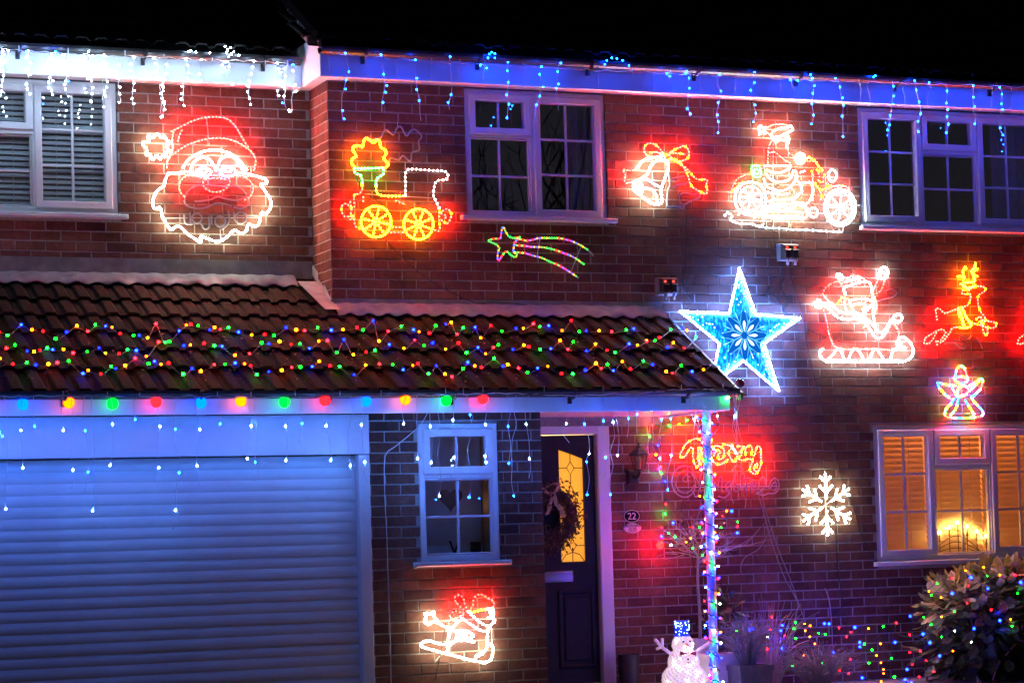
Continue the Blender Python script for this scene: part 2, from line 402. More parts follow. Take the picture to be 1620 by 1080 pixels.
def brick_mesh(mb, pc, rnd):
    wo, axis, const, face, a, b, za, zb = pc
    d = rnd.uniform(-.0022, .0012); c = rnd.uniform(.002, .004)
    j = [rnd.uniform(-.0022, .0022) for _ in range(4)]
    def P(s, dep, z): return (s, const+dep, z) if axis == 'x' else (const-face*dep, s, z)
    q = [(a+j[0],za+j[1]),(b+j[2],za+j[3]),(b+j[1],zb+j[2]),(a+j[3],zb+j[0])]
    qi = [(q[0][0]+c,q[0][1]+c),(q[1][0]-c,q[1][1]+c),(q[2][0]-c,q[2][1]-c),(q[3][0]+c,q[3][1]-c)]
    vs = [P(s,.02,z) for s,z in q]+[P(s,d+c*.7,z) for s,z in q]+[P(s,d,z) for s,z in qi]
    fs = [(0,1,5,4),(1,2,6,5),(2,3,7,6),(3,0,4,7),(4,5,9,8),(5,6,10,9),(6,7,11,10),(7,4,8,11),(8,9,10,11)]
    if axis == 'y' and face > 0 or axis == 'x': pass
    else: fs = [f[::-1] for f in fs]
    mb.add(vs, fs)
def size_of(pc):
    wo, axis, const, face, a, b, za, zb = pc
    if axis == 'y' and face > 0: return 0
    c = Vector(((a+b)/2, const, (za+zb)/2)) if axis == 'x' else Vector((const, (a+b)/2, (za+zb)/2))
    d = c-CAM; x, y, z = d.dot(_r), d.dot(_u), d.dot(_f)
    u, v = 810+FPX*x/z, PV-FPX*y/z
    if not (4 < u < 1616 and 4 < v < 1076): return 0
    nrm = Vector((0,-1,0)) if axis == 'x' else Vector((face,0,0))
    if wo == w_main and a > 4.3 and zb < .95: return 0
    return (b-a)*abs(d.normalized().dot(nrm))/z/z
order = sorted(range(len(PIECES)), key=lambda i: -size_of(PIECES[i]))
rnd = random.Random(5)
def tone_of(pc, rnd):
    t = rnd.betavariate(2.2, 2.2)
    if rnd.random() < .05: t *= .25
    return t
rest = MB(); rest_t = []
for k, i in enumerate(order):
    pc = PIECES[i]; t = tone_of(pc, rnd)
    if k < 300:
        mb = MB(); brick_mesh(mb, pc, rnd); mb.build('brick', M['brick'], pc[0], tone=t)
    else:
        n0 = len(rest.f); brick_mesh(rest, pc, rnd); rest_t += [t]*(len(rest.f)-n0)
rest.build('brickwork', M['brick'], house, kind='stuff', tone=rest_t)

# --- eaves, fascias, gutters
def gutter(x0, x1, yc, zt, r=.055, name='gutter'):
    mb = MB(); n = 9; vs = []; fs = []
    for x in (x0, x1):
        for rr in (r, r-.006):
            for i in range(n):
                a = math.pi*i/(n-1); vs.append((x, yc-rr*math.cos(a), zt-rr*math.sin(a)))
    for i in range(n-1):
        fs += [(i,i+1,2*n+i+1,2*n+i), (n+i,3*n+i,3*n+i+1,n+i+1), (i,n+i,n+i+1,i+1), (2*n+i,2*n+i+1,3*n+i+1,3*n+i)]
    fs += [(0,2*n,3*n,n), (n-1,2*n-1,4*n-1,3*n-1)]
    o = mb.add(vs, fs).build(name, M['gutter'], house, smooth=False)
    k = 0; x = x0+.35
    while x < x1-.1:
        b = MB(); b.tube([(x,yc-(r+.006)*math.cos(a),zt-(r+.008)*math.sin(a)) for a in [math.pi*i/8 for i in range(9)]], .012, 5)
        b.box(x-.014, x+.014, yc+r-.01, yc+r+.012, zt-.10, zt+.01)
        b.build('gutter_bracket', M['gutter'], o); x += .92
    return o
FY = -.27
MB().cbox(-.14, 9, FY, FY+.022, 4.70, 4.885, .003).build('fascia', M['upvc'], house)
MB().box(-.118, 9, FY+.024, -.001, 4.727, 4.742).build('soffit', M['upvc'], house)
MB().box(-.14, -.118, FY+.024, .46, 4.701, 5.02).build('box_end', M['upvc'], house)
MB().cbox(-5.4, -.143, .18, .202, 4.70, 4.885, .003).build('fascia', M['upvc'], house)
MB().box(-5.4, -.143, .204, .449, 4.727, 4.742).build('soffit', M['upvc'], house)
MB().box(-.118, 0, .0, .449, 4.7275, 4.7415).build('soffit', M['upvc'], house)
gutter(-.16, 9, FY-.062, 4.905); gutter(-5.4, -.17, .118, 4.905)

# --- tiles
def tile_mesh(wd, ln, roll=.022, lift=.034, th=.016):
    """double-roll interlocking tile; local x across, y up the slope, z out of the roof"""
    mb = MB(); xs = []; hs = []
    n = 30
    for i in range(n+1):
        t = i/n; x = t*wd; ph = (t*2) % 1.0
        h = roll*min(1, max(0, min(ph/.10, (.66-ph)/.10)))**.8 if ph < .66 else (-.004 if .70 < ph < .74 else 0)
        xs.append(x); hs.append(h)
    vs = [(x,0,h+lift) for x,h in zip(xs,hs)]+[(x,ln,h) for x,h in zip(xs,hs)]+[(x,.003,h+lift-th) for x,h in zip(xs,hs)]
    fs = []; k = n+1
    for i in range(n):
        fs += [(i,i+1,k+i+1,k+i), (2*k+i,2*k+i+1,i+1,i)]
    mb.add(vs, fs); return mb
def tiles_on(mbs, parent, mat, x0, x1, tails, y_of, slope, wd, ln, join=None, limit=None):
    a = math.atan(slope); ux, uy, uz = Vector((1,0,0)), Vector((0,math.cos(a),math.sin(a))), Vector((0,-math.sin(a),math.cos(a)))
    rr = random.Random(3)
    for ti, s in enumerate(tails):
        n = int((x1-x0)/wd)+1
        for i in range(n):
            x = x1-(i+1)*wd
            base = y_of(s)+ux*x
            if limit and not limit(x+wd/2, base.y): continue
            jx, jy = rr.uniform(-.003,.003), rr.uniform(-.008,.008)
            mt = Matrix(((ux.x,uy.x,uz.x,base.x+jx),(ux.y,uy.y,uz.y,base.y+uy.y*jy),(ux.z,uy.z,uz.z,base.z+uy.z*jy),(0,0,0,1)))
            if join is not None:
                join.add([mt @ Vector(p) for p in mbs.v], mbs.f)
            else:
                o = bpy.data.objects.new('tile', TILE); COL.objects.link(o); o.parent = parent
                q = Matrix.Translation(-BASE[parent]) @ mt; o.matrix_local = q
TW, TL = .30, .40
tm = tile_mesh(TW, TL)
TILE = bpy.data.meshes.new('tile'); TILE.from_pydata(tm.v, [], tm.f); TILE.materials.append(M['tile'])
# lean-to roof: deck under the tiles, tiles, verge
ca, sa = math.cos(math.atan(RM)), math.sin(math.atan(RM))
def ry(y, dz): return (y, RZ-.055+RM*y+dz)
deck = MB()
deck.add([(-5.4,-1.17,RZ-.075-RM*1.17),(2.74,-1.17,RZ-.075-RM*1.17),(2.74,-.002,RZ-.075),(-.001,-.002,RZ-.075),(-.001,.448,RZ-.075+RM*.448),(-5.4,.448,RZ-.075+RM*.448)], [(0,1,2,3,4,5)])
deck_o = deck.build('garage_roof', M['dark_tile'], house)
def lean_base(s): return Vector((0,-1.30+s*ca, RZ-.058+RM*(-1.30+s*ca)))
tails = []
for v in (613,576,546,518,492,467.8):
    q = on_roof(129, v); tails.append((q.y+1.30)/ca)
tiles_on(tm, deck_o, M['tile'], -5.4, 2.75, [tails[0]]+tails[1:], lean_base, RM, TW, TL, limit=lambda x, y: y < -.28 or (x < .0 and y < .40))
vb = MB()
pts = [(-1.19,RZ-.12-RM*1.19),(-.002,RZ-.12),(-.002,RZ-.03),(-1.27,RZ-.03-RM*1.27),(-1.27,RZ-.09-RM*1.27)]
vb.add([(2.752,y,z) for y,z in pts]+[(2.772,y,z) for y,z in pts], [(0,1,2,3,4),(9,8,7,6,5)]+[(i,i+5,(i+1)%5+5,(i+1)%5) for i in range(5)]).build('verge_board', M['gutter'], house)
# lead and mortar flashings
def flash(name, pts, mat, n=40, jag=.0):
    pass
def apron(x0, x1, yw, lap, mat, name, step=.15):
    """flashing dressed down over the tiles: follows their rolls"""
    mb = MB(); vs = []; fs = []; n = int((x1-x0)/.025)
    rr = random.Random(8)
    for i in range(n+1):
        x = x0+(x1-x0)*i/n
        t = ((x-2.75)/TW*2) % 1.0
        h = .022*max(0, math.sin(math.pi*min(1,t/.62)))**.55 if t < .62 else 0
        zl = RZ+RM*(yw-lap)+h*.9-.002
        vs += [(x,yw-.004,RZ+RM*yw+.04), (x,yw-.012,RZ+RM*yw+.022+h*.3), (x,yw-lap+.006*math.sin(x*21)+rr.uniform(-.004,.004),zl), (x,yw-lap+.004,zl-.012)]
    for i in range(n):
        for j in range(3): fs.append((i*4+j,(i+1)*4+j,(i+1)*4+j+1,i*4+j+1))
    return mb.add(vs, fs).build(name, mat, house, smooth=True)
apron(0.0, 2.74, 0., .125, M['mortar_fillet'], 'flashing')
apron(-5.4, -.16, .45, .115, M['mortar_fillet'], 'flashing')
MB().box(-5.4, -.012, .436, .4475, 3.27, 3.405).build('lead_flashing', M['lead'], house)
MB().box(.006, 2.74, -.014, -.003, 3.03, 3.075).build('lead_flashing', M['lead'], house)
# valley piece and upstand at the return corner
def rp_(x, y, up=.032): return (x, y, RZ+RM*y+up)
MB().add([rp_(-.17,.335),rp_(-.004,.335),rp_(-.004,-.005),rp_(.02,-.125),rp_(-.10,-.125)], [(0,1,2,3,4)]).build('valley_flashing', M['mortar_fillet'], house)
up = [(-.014,.44,.12),(-.014,.30,.12),(-.014,.295,.07),(-.014,.16,.07),(-.014,.155,.10),(-.014,.02,.06),(-.014,-.004,.10)]
vs = []
for x, y, h in up: vs += [rp_(x,y,.03), rp_(x,y,h)]
MB().add(vs, [(2*i,2*i+2,2*i+3,2*i+1) for i in range(len(up)-1)]).build('lead_upstand', M['mortar_fillet'], house)
# lean-to fascia, porch soffit, gutter
MB().cbox(-5.4, 2.70, -1.19, -1.168, 2.148, 2.30, .003).build('fascia', M['upvc'], house)
for x_ in (-1.35, 1.30): MB().cbox(x_-.03, x_+.03, -1.194, -1.189, 2.146, 2.30, .002).build('fascia_joint', M['upvc'], house)
for x_ in (2.62, 6.9): MB().cbox(x_-.03, x_+.03, FY-.004, FY+.001, 4.698, 4.886, .002).build('fascia_joint', M['upvc'], house)
MB().box(2.678, 2.70, -1.166, -.01, 2.150, 2.30).build('fascia_end', M['upvc'], house)
MB().box(1.222, 2.677, -1.166, -.002, 2.170, 2.185).build('soffit', M['upvc'], house)
gutter(-5.4, 2.73, -1.255, 2.305)

# --- upper roofs (black against the sky glow)
join = MB(); tu = tile_mesh(.30, .42)
USL = .565; ua = math.atan(USL)
def up_base(y0, z0): return lambda s: Vector((0, y0+s*math.cos(ua), z0+s*math.sin(ua)))
tiles_on(tu, None, None, -.22, 9.0, [i*.34 for i in range(14)], up_base(-.34, 4.935), USL, .30, .42, join=join)
tiles_on(tu, None, None, -5.4, -.24, [i*.34 for i in range(13)], up_base(.11, 4.93), USL, .30, .42, join=join)
ro = MB()
ro.add([(-.22,-.26,4.925),(9,-.26,4.925),(9,5.2,4.925+USL*5.46),(-.22,5.2,4.925+USL*5.46)], [(0,1,2,3)])
ro.add([(-5.4,.19,4.925),(-.22,.19,4.925),(-.22,5.2,4.925+USL*5.01),(-5.4,5.2,4.925+USL*5.01)], [(0,1,2,3)])
ro.add([(-5.4,5.2,4.925+USL*5.01),(9,5.2,4.925+USL*5.46),(9,10.6,4.9),(-5.4,10.6,4.9)], [(0,1,2,3)])
ro_o = ro.build('main_roof', M['dark_tile'], house)
join.build('roof_tiles', M['dark_tile'], ro_o, kind='stuff')
vb = MB()   # verge of the forward roof
y0_, y1_ = -.30, 5.2
vb.add([(-.245,y0_,4.93+USL*(y0_+.34)-.02),(-.245,y1_,4.93+USL*(y1_+.34)-.02),(-.245,y1_,4.93+USL*(y1_+.34)+.075),(-.245,y0_,4.93+USL*(y0_+.34)+.075),
        (-.165,y0_,4.93+USL*(y0_+.34)-.02),(-.165,y1_,4.93+USL*(y1_+.34)-.02),(-.165,y1_,4.93+USL*(y1_+.34)+.075),(-.165,y0_,4.93+USL*(y0_+.34)+.075)],
       [(0,1,2,3),(4,7,6,5),(0,3,7,4),(3,2,6,7),(0,4,5,1)]).build('verge', M['lead'], house)

# --- windows
def window(rect, Y, lights, sill=True, name='window', sill_over=.06):
    x0, x1, z0, z1 = rect
    root = empty(name, ((x0+x1)/2, Y, z0), house)
    FW = .045; yf = Y+.012
    fr = MB(); fr.frame(x0+.004, x1-.004, yf, yf+.07, z0+.03, z1-.006, FW)
    for l in lights:
        pass
    xs = sorted({l[0] for l in lights} | {l[1] for l in lights})
    # mullions and transoms between lights
    for a in lights:
        for b in lights:
            if abs(b[0]-a[1]) < .06 and b[0] > a[0] and min(a[3], b[3])-max(a[2], b[2]) > .05:
                fr.cbox(a[1], b[0], yf+.002, yf+.068, max(a[2],b[2])-.012, min(a[3],b[3])+.012, .004)
            if abs(b[2]-a[3]) < .06 and b[2] > a[2] and min(a[1], b[1])-max(a[0], b[0]) > .05:
                fr.cbox(max(a[0],b[0])-.012, min(a[1],b[1])+.012, yf+.003, yf+.067, a[3], b[2], .004)
    fr.build('frame', M['upvc'], root)
    for (a, b, c, d, kind, nx, nz) in lights:
        sw = .048 if kind == 'sash' else .014
        ys = yf-.014 if kind == 'sash' else yf+.016
        e = .008 if kind == 'sash' else 0
        sb = MB(); sb.frame(a-e, b+e, ys, yf+.05, c-e, d+e, sw+e, .007 if kind == 'sash' else .005)
        so = sb.build('sash' if kind == 'sash' else 'bead', M['upvc'], root)
        ga, gb, gc, gd = a+sw, b-sw, c+sw, d-sw
        bw = .019; yp = yf+.03
        bars = MB()
        cxs = [ga+(gb-ga)*i/nx for i in range(nx+1)]; czs = [gc+(gd-gc)*i/nz for i in range(nz+1)]
        for x in cxs[1:-1]: bars.cbox(x-bw/2, x+bw/2, yp-.004, yp+.012, gc, gd, .003)
        for z in czs[1:-1]: bars.cbox(ga, gb, yp-.0025, yp+.0115, z-bw/2, z+bw/2, .003)
        if bars.v: bars.build('glazing_bar', M['upvc'], root)
        for i in range(nx):
            for j in range(nz):
                p0 = cxs[i]+(bw/2 if i else 0); p1 = cxs[i+1]-(bw/2 if i < nx-1 else 0)
                q0 = czs[j]+(bw/2 if j else 0); q1 = czs[j+1]-(bw/2 if j < nz-1 else 0)
                MB().add([(p0,yp+.004,q0),(p1,yp+.004,q0),(p1,yp+.004,q1),(p0,yp+.004,q1)], [(0,1,2,3)]).build('pane', M['glass'], root)
    if sill:
        MB().cbox(x0-sill_over, x1+sill_over, Y-.055, Y+.07, z0-.006, z0+.030, .008).build('sill', M['upvc'], root)
    return root
def lights3(x0, xa, xb, x1, zb, zt, ztr):
    return [(x0+.049,xa-.012,zb+.075,zt-.051,'sash',2,3), (xa+.012,xb-.012,zb+.075,ztr-.02,'fixed',2,2), (xa+.012,xb-.012,ztr+.02,zt-.051,'sash',2,1), (xb+.012,x1-.049,zb+.075,zt-.051,'sash',2,3)]
window(W_UM, 0, [(1.150,1.652,3.745,4.345,'fixed',2,2), (1.150,1.652,4.372,4.675,'sash',2,1), (1.692,2.251,3.745,4.675,'sash',2,3)])
window(W_UR, 0, lights3(4.598,5.21,5.757,6.42,3.70,4.725,4.37), sill_over=.02)
window(W_LR, 0, lights3(4.64,5.222,5.775,6.42,.93,2.085,1.735), sill_over=.04)
window(W_UL, .45, lights3(-3.24,-2.70,-2.128,-1.505,3.70,4.725,4.33))
window(W_SM, -1.05, [(.313,.838,1.14,1.685,'fixed',2,2), (.313,.838,1.722,2.034,'sash',2,1)])

# rooms behind the windows
def room(x0, x1, y0, y1, z0, z1, mat):
    mb = MB()
    vs = [(x0,y0,z0),(x1,y0,z0),(x1,y1,z0),(x0,y1,z0),(x0,y0,z1),(x1,y0,z1),(x1,y1,z1),(x0,y1,z1)]
    return mb.add(vs, [(0,1,2,3),(4,7,6,5),(1,5,6,2),(2,6,7,3),(0,3,7,4)]).build('room', mat, house)
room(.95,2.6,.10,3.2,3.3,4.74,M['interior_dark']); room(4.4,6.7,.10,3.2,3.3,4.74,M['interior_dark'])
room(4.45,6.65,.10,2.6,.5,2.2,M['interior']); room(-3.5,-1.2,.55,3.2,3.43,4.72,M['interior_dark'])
room(.15,1.0,-.95,-.58,.5,2.12,M['pot_white'])
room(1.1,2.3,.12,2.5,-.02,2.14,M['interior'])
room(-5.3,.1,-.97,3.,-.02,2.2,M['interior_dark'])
hs = MB().box(-5.4,9,10.5,10.6,0,4.9).box(-5.4,-5.39,.46,10.5,0,4.9).box(8.99,9,.02,10.5,0,4.9).build('rear_wall', M['mortar'], house)

# --- front door
dr = empty('front_door', (1.7,0,.06), house)
DX0, DX1, DZ0, DZ1 = 1.245, 2.13, .10, 2.03
fb = MB()
fb.cbox(1.175, 1.242, -.022, .09, .03, 2.098, .006); fb.cbox(DX1+.004, 2.242, -.022, .09, .03, 2.098, .008); fb.cbox(1.242, DX1+.004, -.022, .09, DZ1+.006, 2.098, .006)
fb.build('door_frame', M['upvc'], dr)
gl = [(1.828,2.036,1.045)]            # glazed strip x0, x1, bottom
def arch(x): return 1.925-.33*max(0, x-1.80)**1.15*1.25
leafm = MB(); NN = 10
y0 = .035; y1 = .075
def leafbox(a, b, c, d): leafm.box(a, b, y0, y1, c, d)
for sgn in (1, -1):
    X = (lambda x: x) if sgn > 0 else (lambda x: 3.376-x)
    A, B = sorted((X(1.828), X(2.036)))
# leaf built around the two glazed strips
A1, B1, A0, B0 = 1.828, 2.036, 3.376-2.036, 3.376-1.828
leafbox(DX0, A0, DZ0, DZ1); leafbox(B0, A1, DZ0, DZ1); leafbox(B1, DX1, DZ0, DZ1)
leafbox(A0, B0, DZ0, 1.045); leafbox(A1, B1, DZ0, 1.045)
for (a, b, mir) in ((A1, B1, False), (A0, B0, True)):
    for i in range(NN):
        xa = a+(b-a)*i/NN; xb = a+(b-a)*(i+1)/NN
        za = arch(3.376-xa if mir else xa); zb = arch(3.376-xb if mir else xb)
        leafm.add([(xa,y0,za),(xb,y0,zb),(xb,y0,DZ1),(xa,y0,DZ1),(xa,y1,za),(xb,y1,zb),(xb,y1,DZ1),(xa,y1,DZ1)], [(0,1,2,3),(4,7,6,5),(0,4,5,1)])
leafm.build('door_leaf', M['door'], dr)
amber = plain('obscured_amber_glass', (.95,.72,.26), .35, var=.06, nscale=60, bump=.5, trans=.82)
for (a, b, mir) in ((A1, B1, False), (A0, B0, True)):
    gm = MB()
    top = [(a+(b-a)*i/NN, arch(3.376-(a+(b-a)*i/NN) if mir else a+(b-a)*i/NN)) for i in range(NN+1)]
    gm.prism([(a,1.045),(b,1.045)]+top[::-1], .056, .060); gm.build('pane', amber, dr)
    cm = MB(); xm = (a+b)/2
    def came(*p): cm.tube([(x, .053, z) for x, z in p], .0035, 4)
    for zc, h in ((1.775,.05),(1.17,.05)):
        came((xm,zc+h),(xm+.032,zc),(xm,zc-h),(xm-.032,zc),(xm,zc+h)); came((a,zc),(xm-.032,zc)); came((xm+.032,zc),(b,zc))
    came((xm,1.045),(xm,1.12)); came((xm,1.22),(xm,1.30)); came((xm,1.825),(xm,1.90)); came((xm,1.725),(xm,1.64))
    for s_ in (-1,1):
        came((xm,1.30),(xm+s_*.035,1.37),(xm+s_*.035,1.57),(xm,1.64)); came((xm-.0,1.12),(xm+s_*.06,1.10),(xm+s_*.10,1.045))
    cm.build('leading', M['black'], dr)
    MB().frame(a-.018, b+.018, y0-.008, y0-.0005, 1.027, 1.046, .009, .002).build('glazing_trim', M['door'], dr)
    # raised panels below
    MB().frame(a-.045, b+.06, y0-.012, y0-.0006, .22, .83, .035, .010).build('panel_moulding', M['door'], dr)
    MB().cbox(a+.005, b+.01, y0-.009, y0-.0007, .275, .775, .010).build('door_panel', M['door'], dr)
lp = MB(); lp.cbox(1.56, 1.918, y0-.014, y0-.001, .952, .978, .005); lp.cbox(1.56, 1.918, y0-.012, y0-.001, .890, .905, .004); lp.box(1.56, 1.918, y0-.006, y0-.001, .906, .951)
lp.build('letter_plate', M['chrome'], dr)
MB().cbox(1.17, 2.245, -.04, .10, 0.0, .095, .01).build('threshold', M['lead'], dr)

# --- garage door
gd = empty('garage_door', (-1.6,-1.0,0), house)
MB().cbox(-5.0, -.105, -1.075, -1.03, 1.868, 2.146, .004).build('head_panel', M['door_white'], gd)
MB().cbox(-.19, -.105, -1.072, -.98, 0, 1.862, .005).build('side_post', M['door_white'], gd)
sl = MB(); vs = []; fs = []
GP = .0768
for i in range(6):
    a = i/5; vs += [(-5.0, -1.0-.0055*math.sin(math.pi*min(1,a*1.15))**.8 if a < .87 else -1.0+.002, a*GP)]
n = len(vs); vs += [(-.192, y, z) for x, y, z in vs]
fs = [(i, n+i, n+i+1, i+1) for i in range(n-1)]
me = bpy.data.meshes.new('slat'); me.from_pydata([Vector(p)-Vector((-2.6,-1.0,0)) for p in vs], [], fs); me.materials.append(M['door_white'])
z = 1.852-GP
while z > -.05:
    o = bpy.data.objects.new('slat', me); COL.objects.link(o); o.parent = gd; o.location = Vector((-2.6,-1.0+random.uniform(-.001,.001),z))-BASE[gd]; o.rotation_euler = (random.uniform(-.008,.008), random.uniform(-.0006,.0006), random.uniform(-.001,.001)); z -= GP
MB().box(-5.0, -.192, -.985, -.975, 0, 1.86).build('curtain_backing', M['door_white'], gd)

# --- porch post
pp = MB().lathe((2.545,-1.10,0), [(.033,0),(.033,2.148)], 16).build('porch_post', M['upvc'], house, smooth=True)

# ------------------------------------------------------------------ rope-light motifs
def tr(o, s):
    return lambda pts: [(o[0]+x/s, o[1]+y/s) for x, y in pts]
def circ(cx, cy, rx, ry=None, n=20, a0=0., a1=2*math.pi):
    ry = ry or rx; return [(cx+rx*math.cos(a0+(a1-a0)*i/n), cy+ry*math.sin(a0+(a1-a0)*i/n)) for i in range(n if abs(a1-a0-2*math.pi) < 1e-6 else n+1)]
def spokes(cx, cy, r, k, a=0.):
    return [[(cx, cy), (cx+r*math.cos(a+2*math.pi*i/k), cy+r*math.sin(a+2*math.pi*i/k))] for i in range(k)]
STR = dict(R=640, W=130, C=120, Y=150, O=210, G=110, B=230, V=120, P=80, N=45)
CYC = 'GBGYR'
def motif(name, label, Y, org, sc, ropes, bars=(), spacing=.029, br=.0080, rr=.0060, gain=1., group=None, xf=None, cat='light display', ropegain=1.):
    T = tr(org, sc); allp = []; tubes = {}; beads = {}
    rnd = random.Random(len(name)*7+int(org[0]))
    for rp in ropes:
        col, pts = rp[0], rp[1]; opt = rp[2] if len(rp) > 2 else ''
        sp = rp[3] if len(rp) > 3 else spacing
        P = [at(u, v, Y) for u, v in T(pts)]
        if xf: P = [xf(p) for p in P]
        closed = 'c' in opt
        path = P if 'l' in opt else smooth_path(P, closed)
        allp += path
        key = col if col in 'U' else (col if col != 'M' else 'M')
        tubes.setdefault(key, []).append(MB().tube(path, rr if col != 'U' else rr*1.15, 6, closed))
        if col == 'U': continue
        for i, p in enumerate(resample(path, sp, closed)):
            c = CYC[(i*7+i//3) % 5] if col == 'M' else ('BYGRV'[(i//3) % 5] if col == 'A' else col)
            if col == 'Z': c = 'R' if i % 4 else 'O'
            q = p+Vector((0, -.002, 0))
            beads.setdefault(c, MB()).bead(q, br*rnd.uniform(.85,1.15))
    lo = Vector((sum(p.x for p in allp)/len(allp), Y, min(p.z for p in allp)))
    root = thing(name, lo, label, cat, group)
    for k, lst in tubes.items():
        if k == 'U': nm, mt_ = 'unlit_rope', M['rope_off']
        elif k in 'MZA': nm, mt_ = 'rope', M['rope_off']
        else: nm, mt_ = 'rope', rope_on(k, round({'W':2.6,'C':2.6,'O':2.2,'Y':1.6,'R':1.1,'G':.8,'B':.8,'V':1.5,'P':.8,'N':.5}[k]*gain*ropegain, 2))
        for mb in lst: mb.build(nm, mt_, root, smooth=True)
    for k, mb in beads.items():
        mb.build('bulbs', led(k, round(STR[k]*gain, 1)), root, smooth=True, kind='stuff')
    if bars:
        for l in bars:
            P = [at(u, v, Y+.012) for u, v in T(l)]
            if xf: P = [xf(p) for p in P]
            MB().tube(P, .0028, 5).build('support_bar', M['metal_white'], root)
    return root
YM = -.042; YL = .45-.042; YP = -1.05-.042

motif('bearded_face_light', 'bearded face with red bobble hat outlined in rope light beside the shuttered bedroom window', YL, (220,170), 4.909, [
 ('R',[(250,188),(330,148),(420,105),(500,82),(570,75),(640,78),(695,97),(745,145),(795,225),(830,285),(850,310)]),
 ('R',[(215,470),(220,420),(250,375),(320,325),(400,282),(500,250),(600,238),(690,245),(770,275),(840,315),(885,360),(905,410),(900,460),(890,490)]),
 ('R',[(265,195),(258,260),(262,330),(240,385)]), ('R',[(330,180),(312,225),(300,265)]),
 ('W',[(30,270),(75,265),(70,225),(110,235),(140,205),(170,235),(200,225),(215,260),(240,270),(215,310),(245,345),(205,350),(215,385),(175,380),(165,405),(135,375),(105,410),(85,365),(55,370),(60,325),(35,300)],'c',.017),
 ('W',[(340,470),(380,410),(450,365),(530,335),(600,332),(680,350),(750,385),(800,440),(840,490)],'',.02),
 ('W',[(400,490),(425,425),(480,390),(540,400),(575,445),(600,490)],'',.02), ('W',[(605,475),(630,405),(690,378),(750,402),(790,460),(812,505)],'',.02),
 ('W',[(230,510),(300,512),(370,500),(430,512)],'',.018),
 ('W',[(230,510),(205,560),(190,610),(140,650),(110,710),(108,770),(130,790),(165,780),(180,850),(215,910),(250,950),(285,925),(320,930),(380,985),(440,1025),(480,1050),(480,1000),(530,1020),(590,1040),(640,1035),(690,1000),(740,955),(790,980),(830,960),(850,905),(890,925),(930,905),(950,820),(985,825),(1020,780),(1020,720),(985,660),(945,600),(990,590),(985,560),(930,540),(860,520),(800,510),(750,512)],'',.017),
 ('V',circ(500,505,58,34),'c',.024), ('V',circ(688,500,62,36),'c',.024), ('C',circ(500,490,30,18),'c',.02), ('C',circ(690,485,30,18),'c',.02),
 ('R',[(505,555),(495,600),(520,635),(580,658),(640,650),(685,620),(705,580),(695,545)]), ('R',[(520,560),(600,550),(680,560)]),
 ('R',[(500,540),(430,533),(370,535),(325,570),(312,620),(325,665),(355,695)]), ('R',[(700,540),(780,535),(840,555),(880,600),(882,650),(862,690),(820,718)]),
 ('U',[(360,690),(380,650),(430,615),(490,610),(550,640)]), ('U',[(360,690),(355,740),(390,770),(470,785),(540,770),(600,745),(660,750),(720,770)]),
 ('U',[(430,730),(500,725),(560,715),(610,695),(670,710),(740,720),(820,710),(850,690)]), ('U',[(850,700),(848,755),(795,783),(730,775)]), ('U',[(650,625),(720,610),(780,625),(825,665),(845,700)]),
 ('U',circ(450,860,38),'c'), ('U',circ(630,885,40),'c'), ('U',circ(790,858,44),'c'), ('U',[(395,815),(400,870),(405,915)]), ('U',[(350,830),(360,900),(420,905)]), ('U',[(480,900),(510,945),(545,925),(540,850)]), ('U',[(560,840),(565,910)]), ('U',[(690,800),(700,850),(690,905),(640,950)]), ('U',[(735,815),(745,880)])],
 bars=[[(190,860),(950,855)],[(525,85),(545,300)],[(630,945),(634,1030)]], gain=1.0)

motif('train_light', 'orange and yellow rope light steam train left of the middle bedroom window', YM, (530,190), 5.4, [
 ('O',[(165,400),(140,370),(150,330),(180,310),(155,265),(155,230),(200,220),(235,230),(245,180),(265,155),(300,175),(330,195),(350,175),(380,180),(390,230),(430,260),(435,290),(415,330),(455,375),(440,400),(410,420)],'',.013),
 ('G',[(165,415),(250,415),(330,412),(410,410)],'',.028), ('G',[(165,415),(172,455),(215,470),(230,510),(230,560)],'',.028), ('G',[(415,430),(410,465),(370,490),(350,525),(350,570)],'',.028),
 ('Z',[(230,560),(230,600),(205,630),(170,635),(160,670),(165,740),(130,745),(100,715),(65,725),(55,770),(75,820),(110,825),(150,820)]),
 ('Z',[(150,820),(165,870),(175,910),(240,930)]), ('Y',[(350,570),(352,605),(370,635),(430,648),(500,650),(580,650)]),
 ('N',[(600,640),(603,560),(600,480),(612,430),(660,420),(750,425),(850,432),(920,435),(955,450),(965,480),(945,510),(885,515),(855,540),(845,580),(840,640),(850,670),(885,740),(893,760)],'',.034),
 ('Z',[(895,790),(930,770),(960,760),(990,790),(990,830),(960,885),(930,870),(890,840)]), ('Z',[(890,760),(890,850),(893,940),(850,940)]), ('Z',[(490,915),(580,915)]),
 ('R',[(130,700),(140,760),(135,800)]), ('R',[(910,800),(950,820),(930,850)]), ('R',[(240,660),(240,700)]), ('R',[(520,690),(600,720)]), ('R',[(160,850),(110,850)]), ('R',[(480,960),(590,960)]),
 ('Y',circ(350,868,128,132,28),'c',.019), ('Y',circ(713,890,126,130,28),'c',.019)]
 + [('Y',l,'l',.03) for l in spokes(350,868,118,8,.2)+spokes(713,890,118,8,.35)] +
 [('U',[(320,165),(390,150),(420,95),(445,85),(500,125),(530,70),(565,60),(610,135),(650,90),(690,85),(740,140),(715,185),(720,255),(660,275),(650,340),(630,345),(580,305),(545,340),(480,325),(465,360)])],
 bars=[[(245,632),(860,668)],[(600,360),(600,430)],[(165,640),(170,900)],[(890,740),(890,940)],[(535,15),(535,75)]], gain=.95)

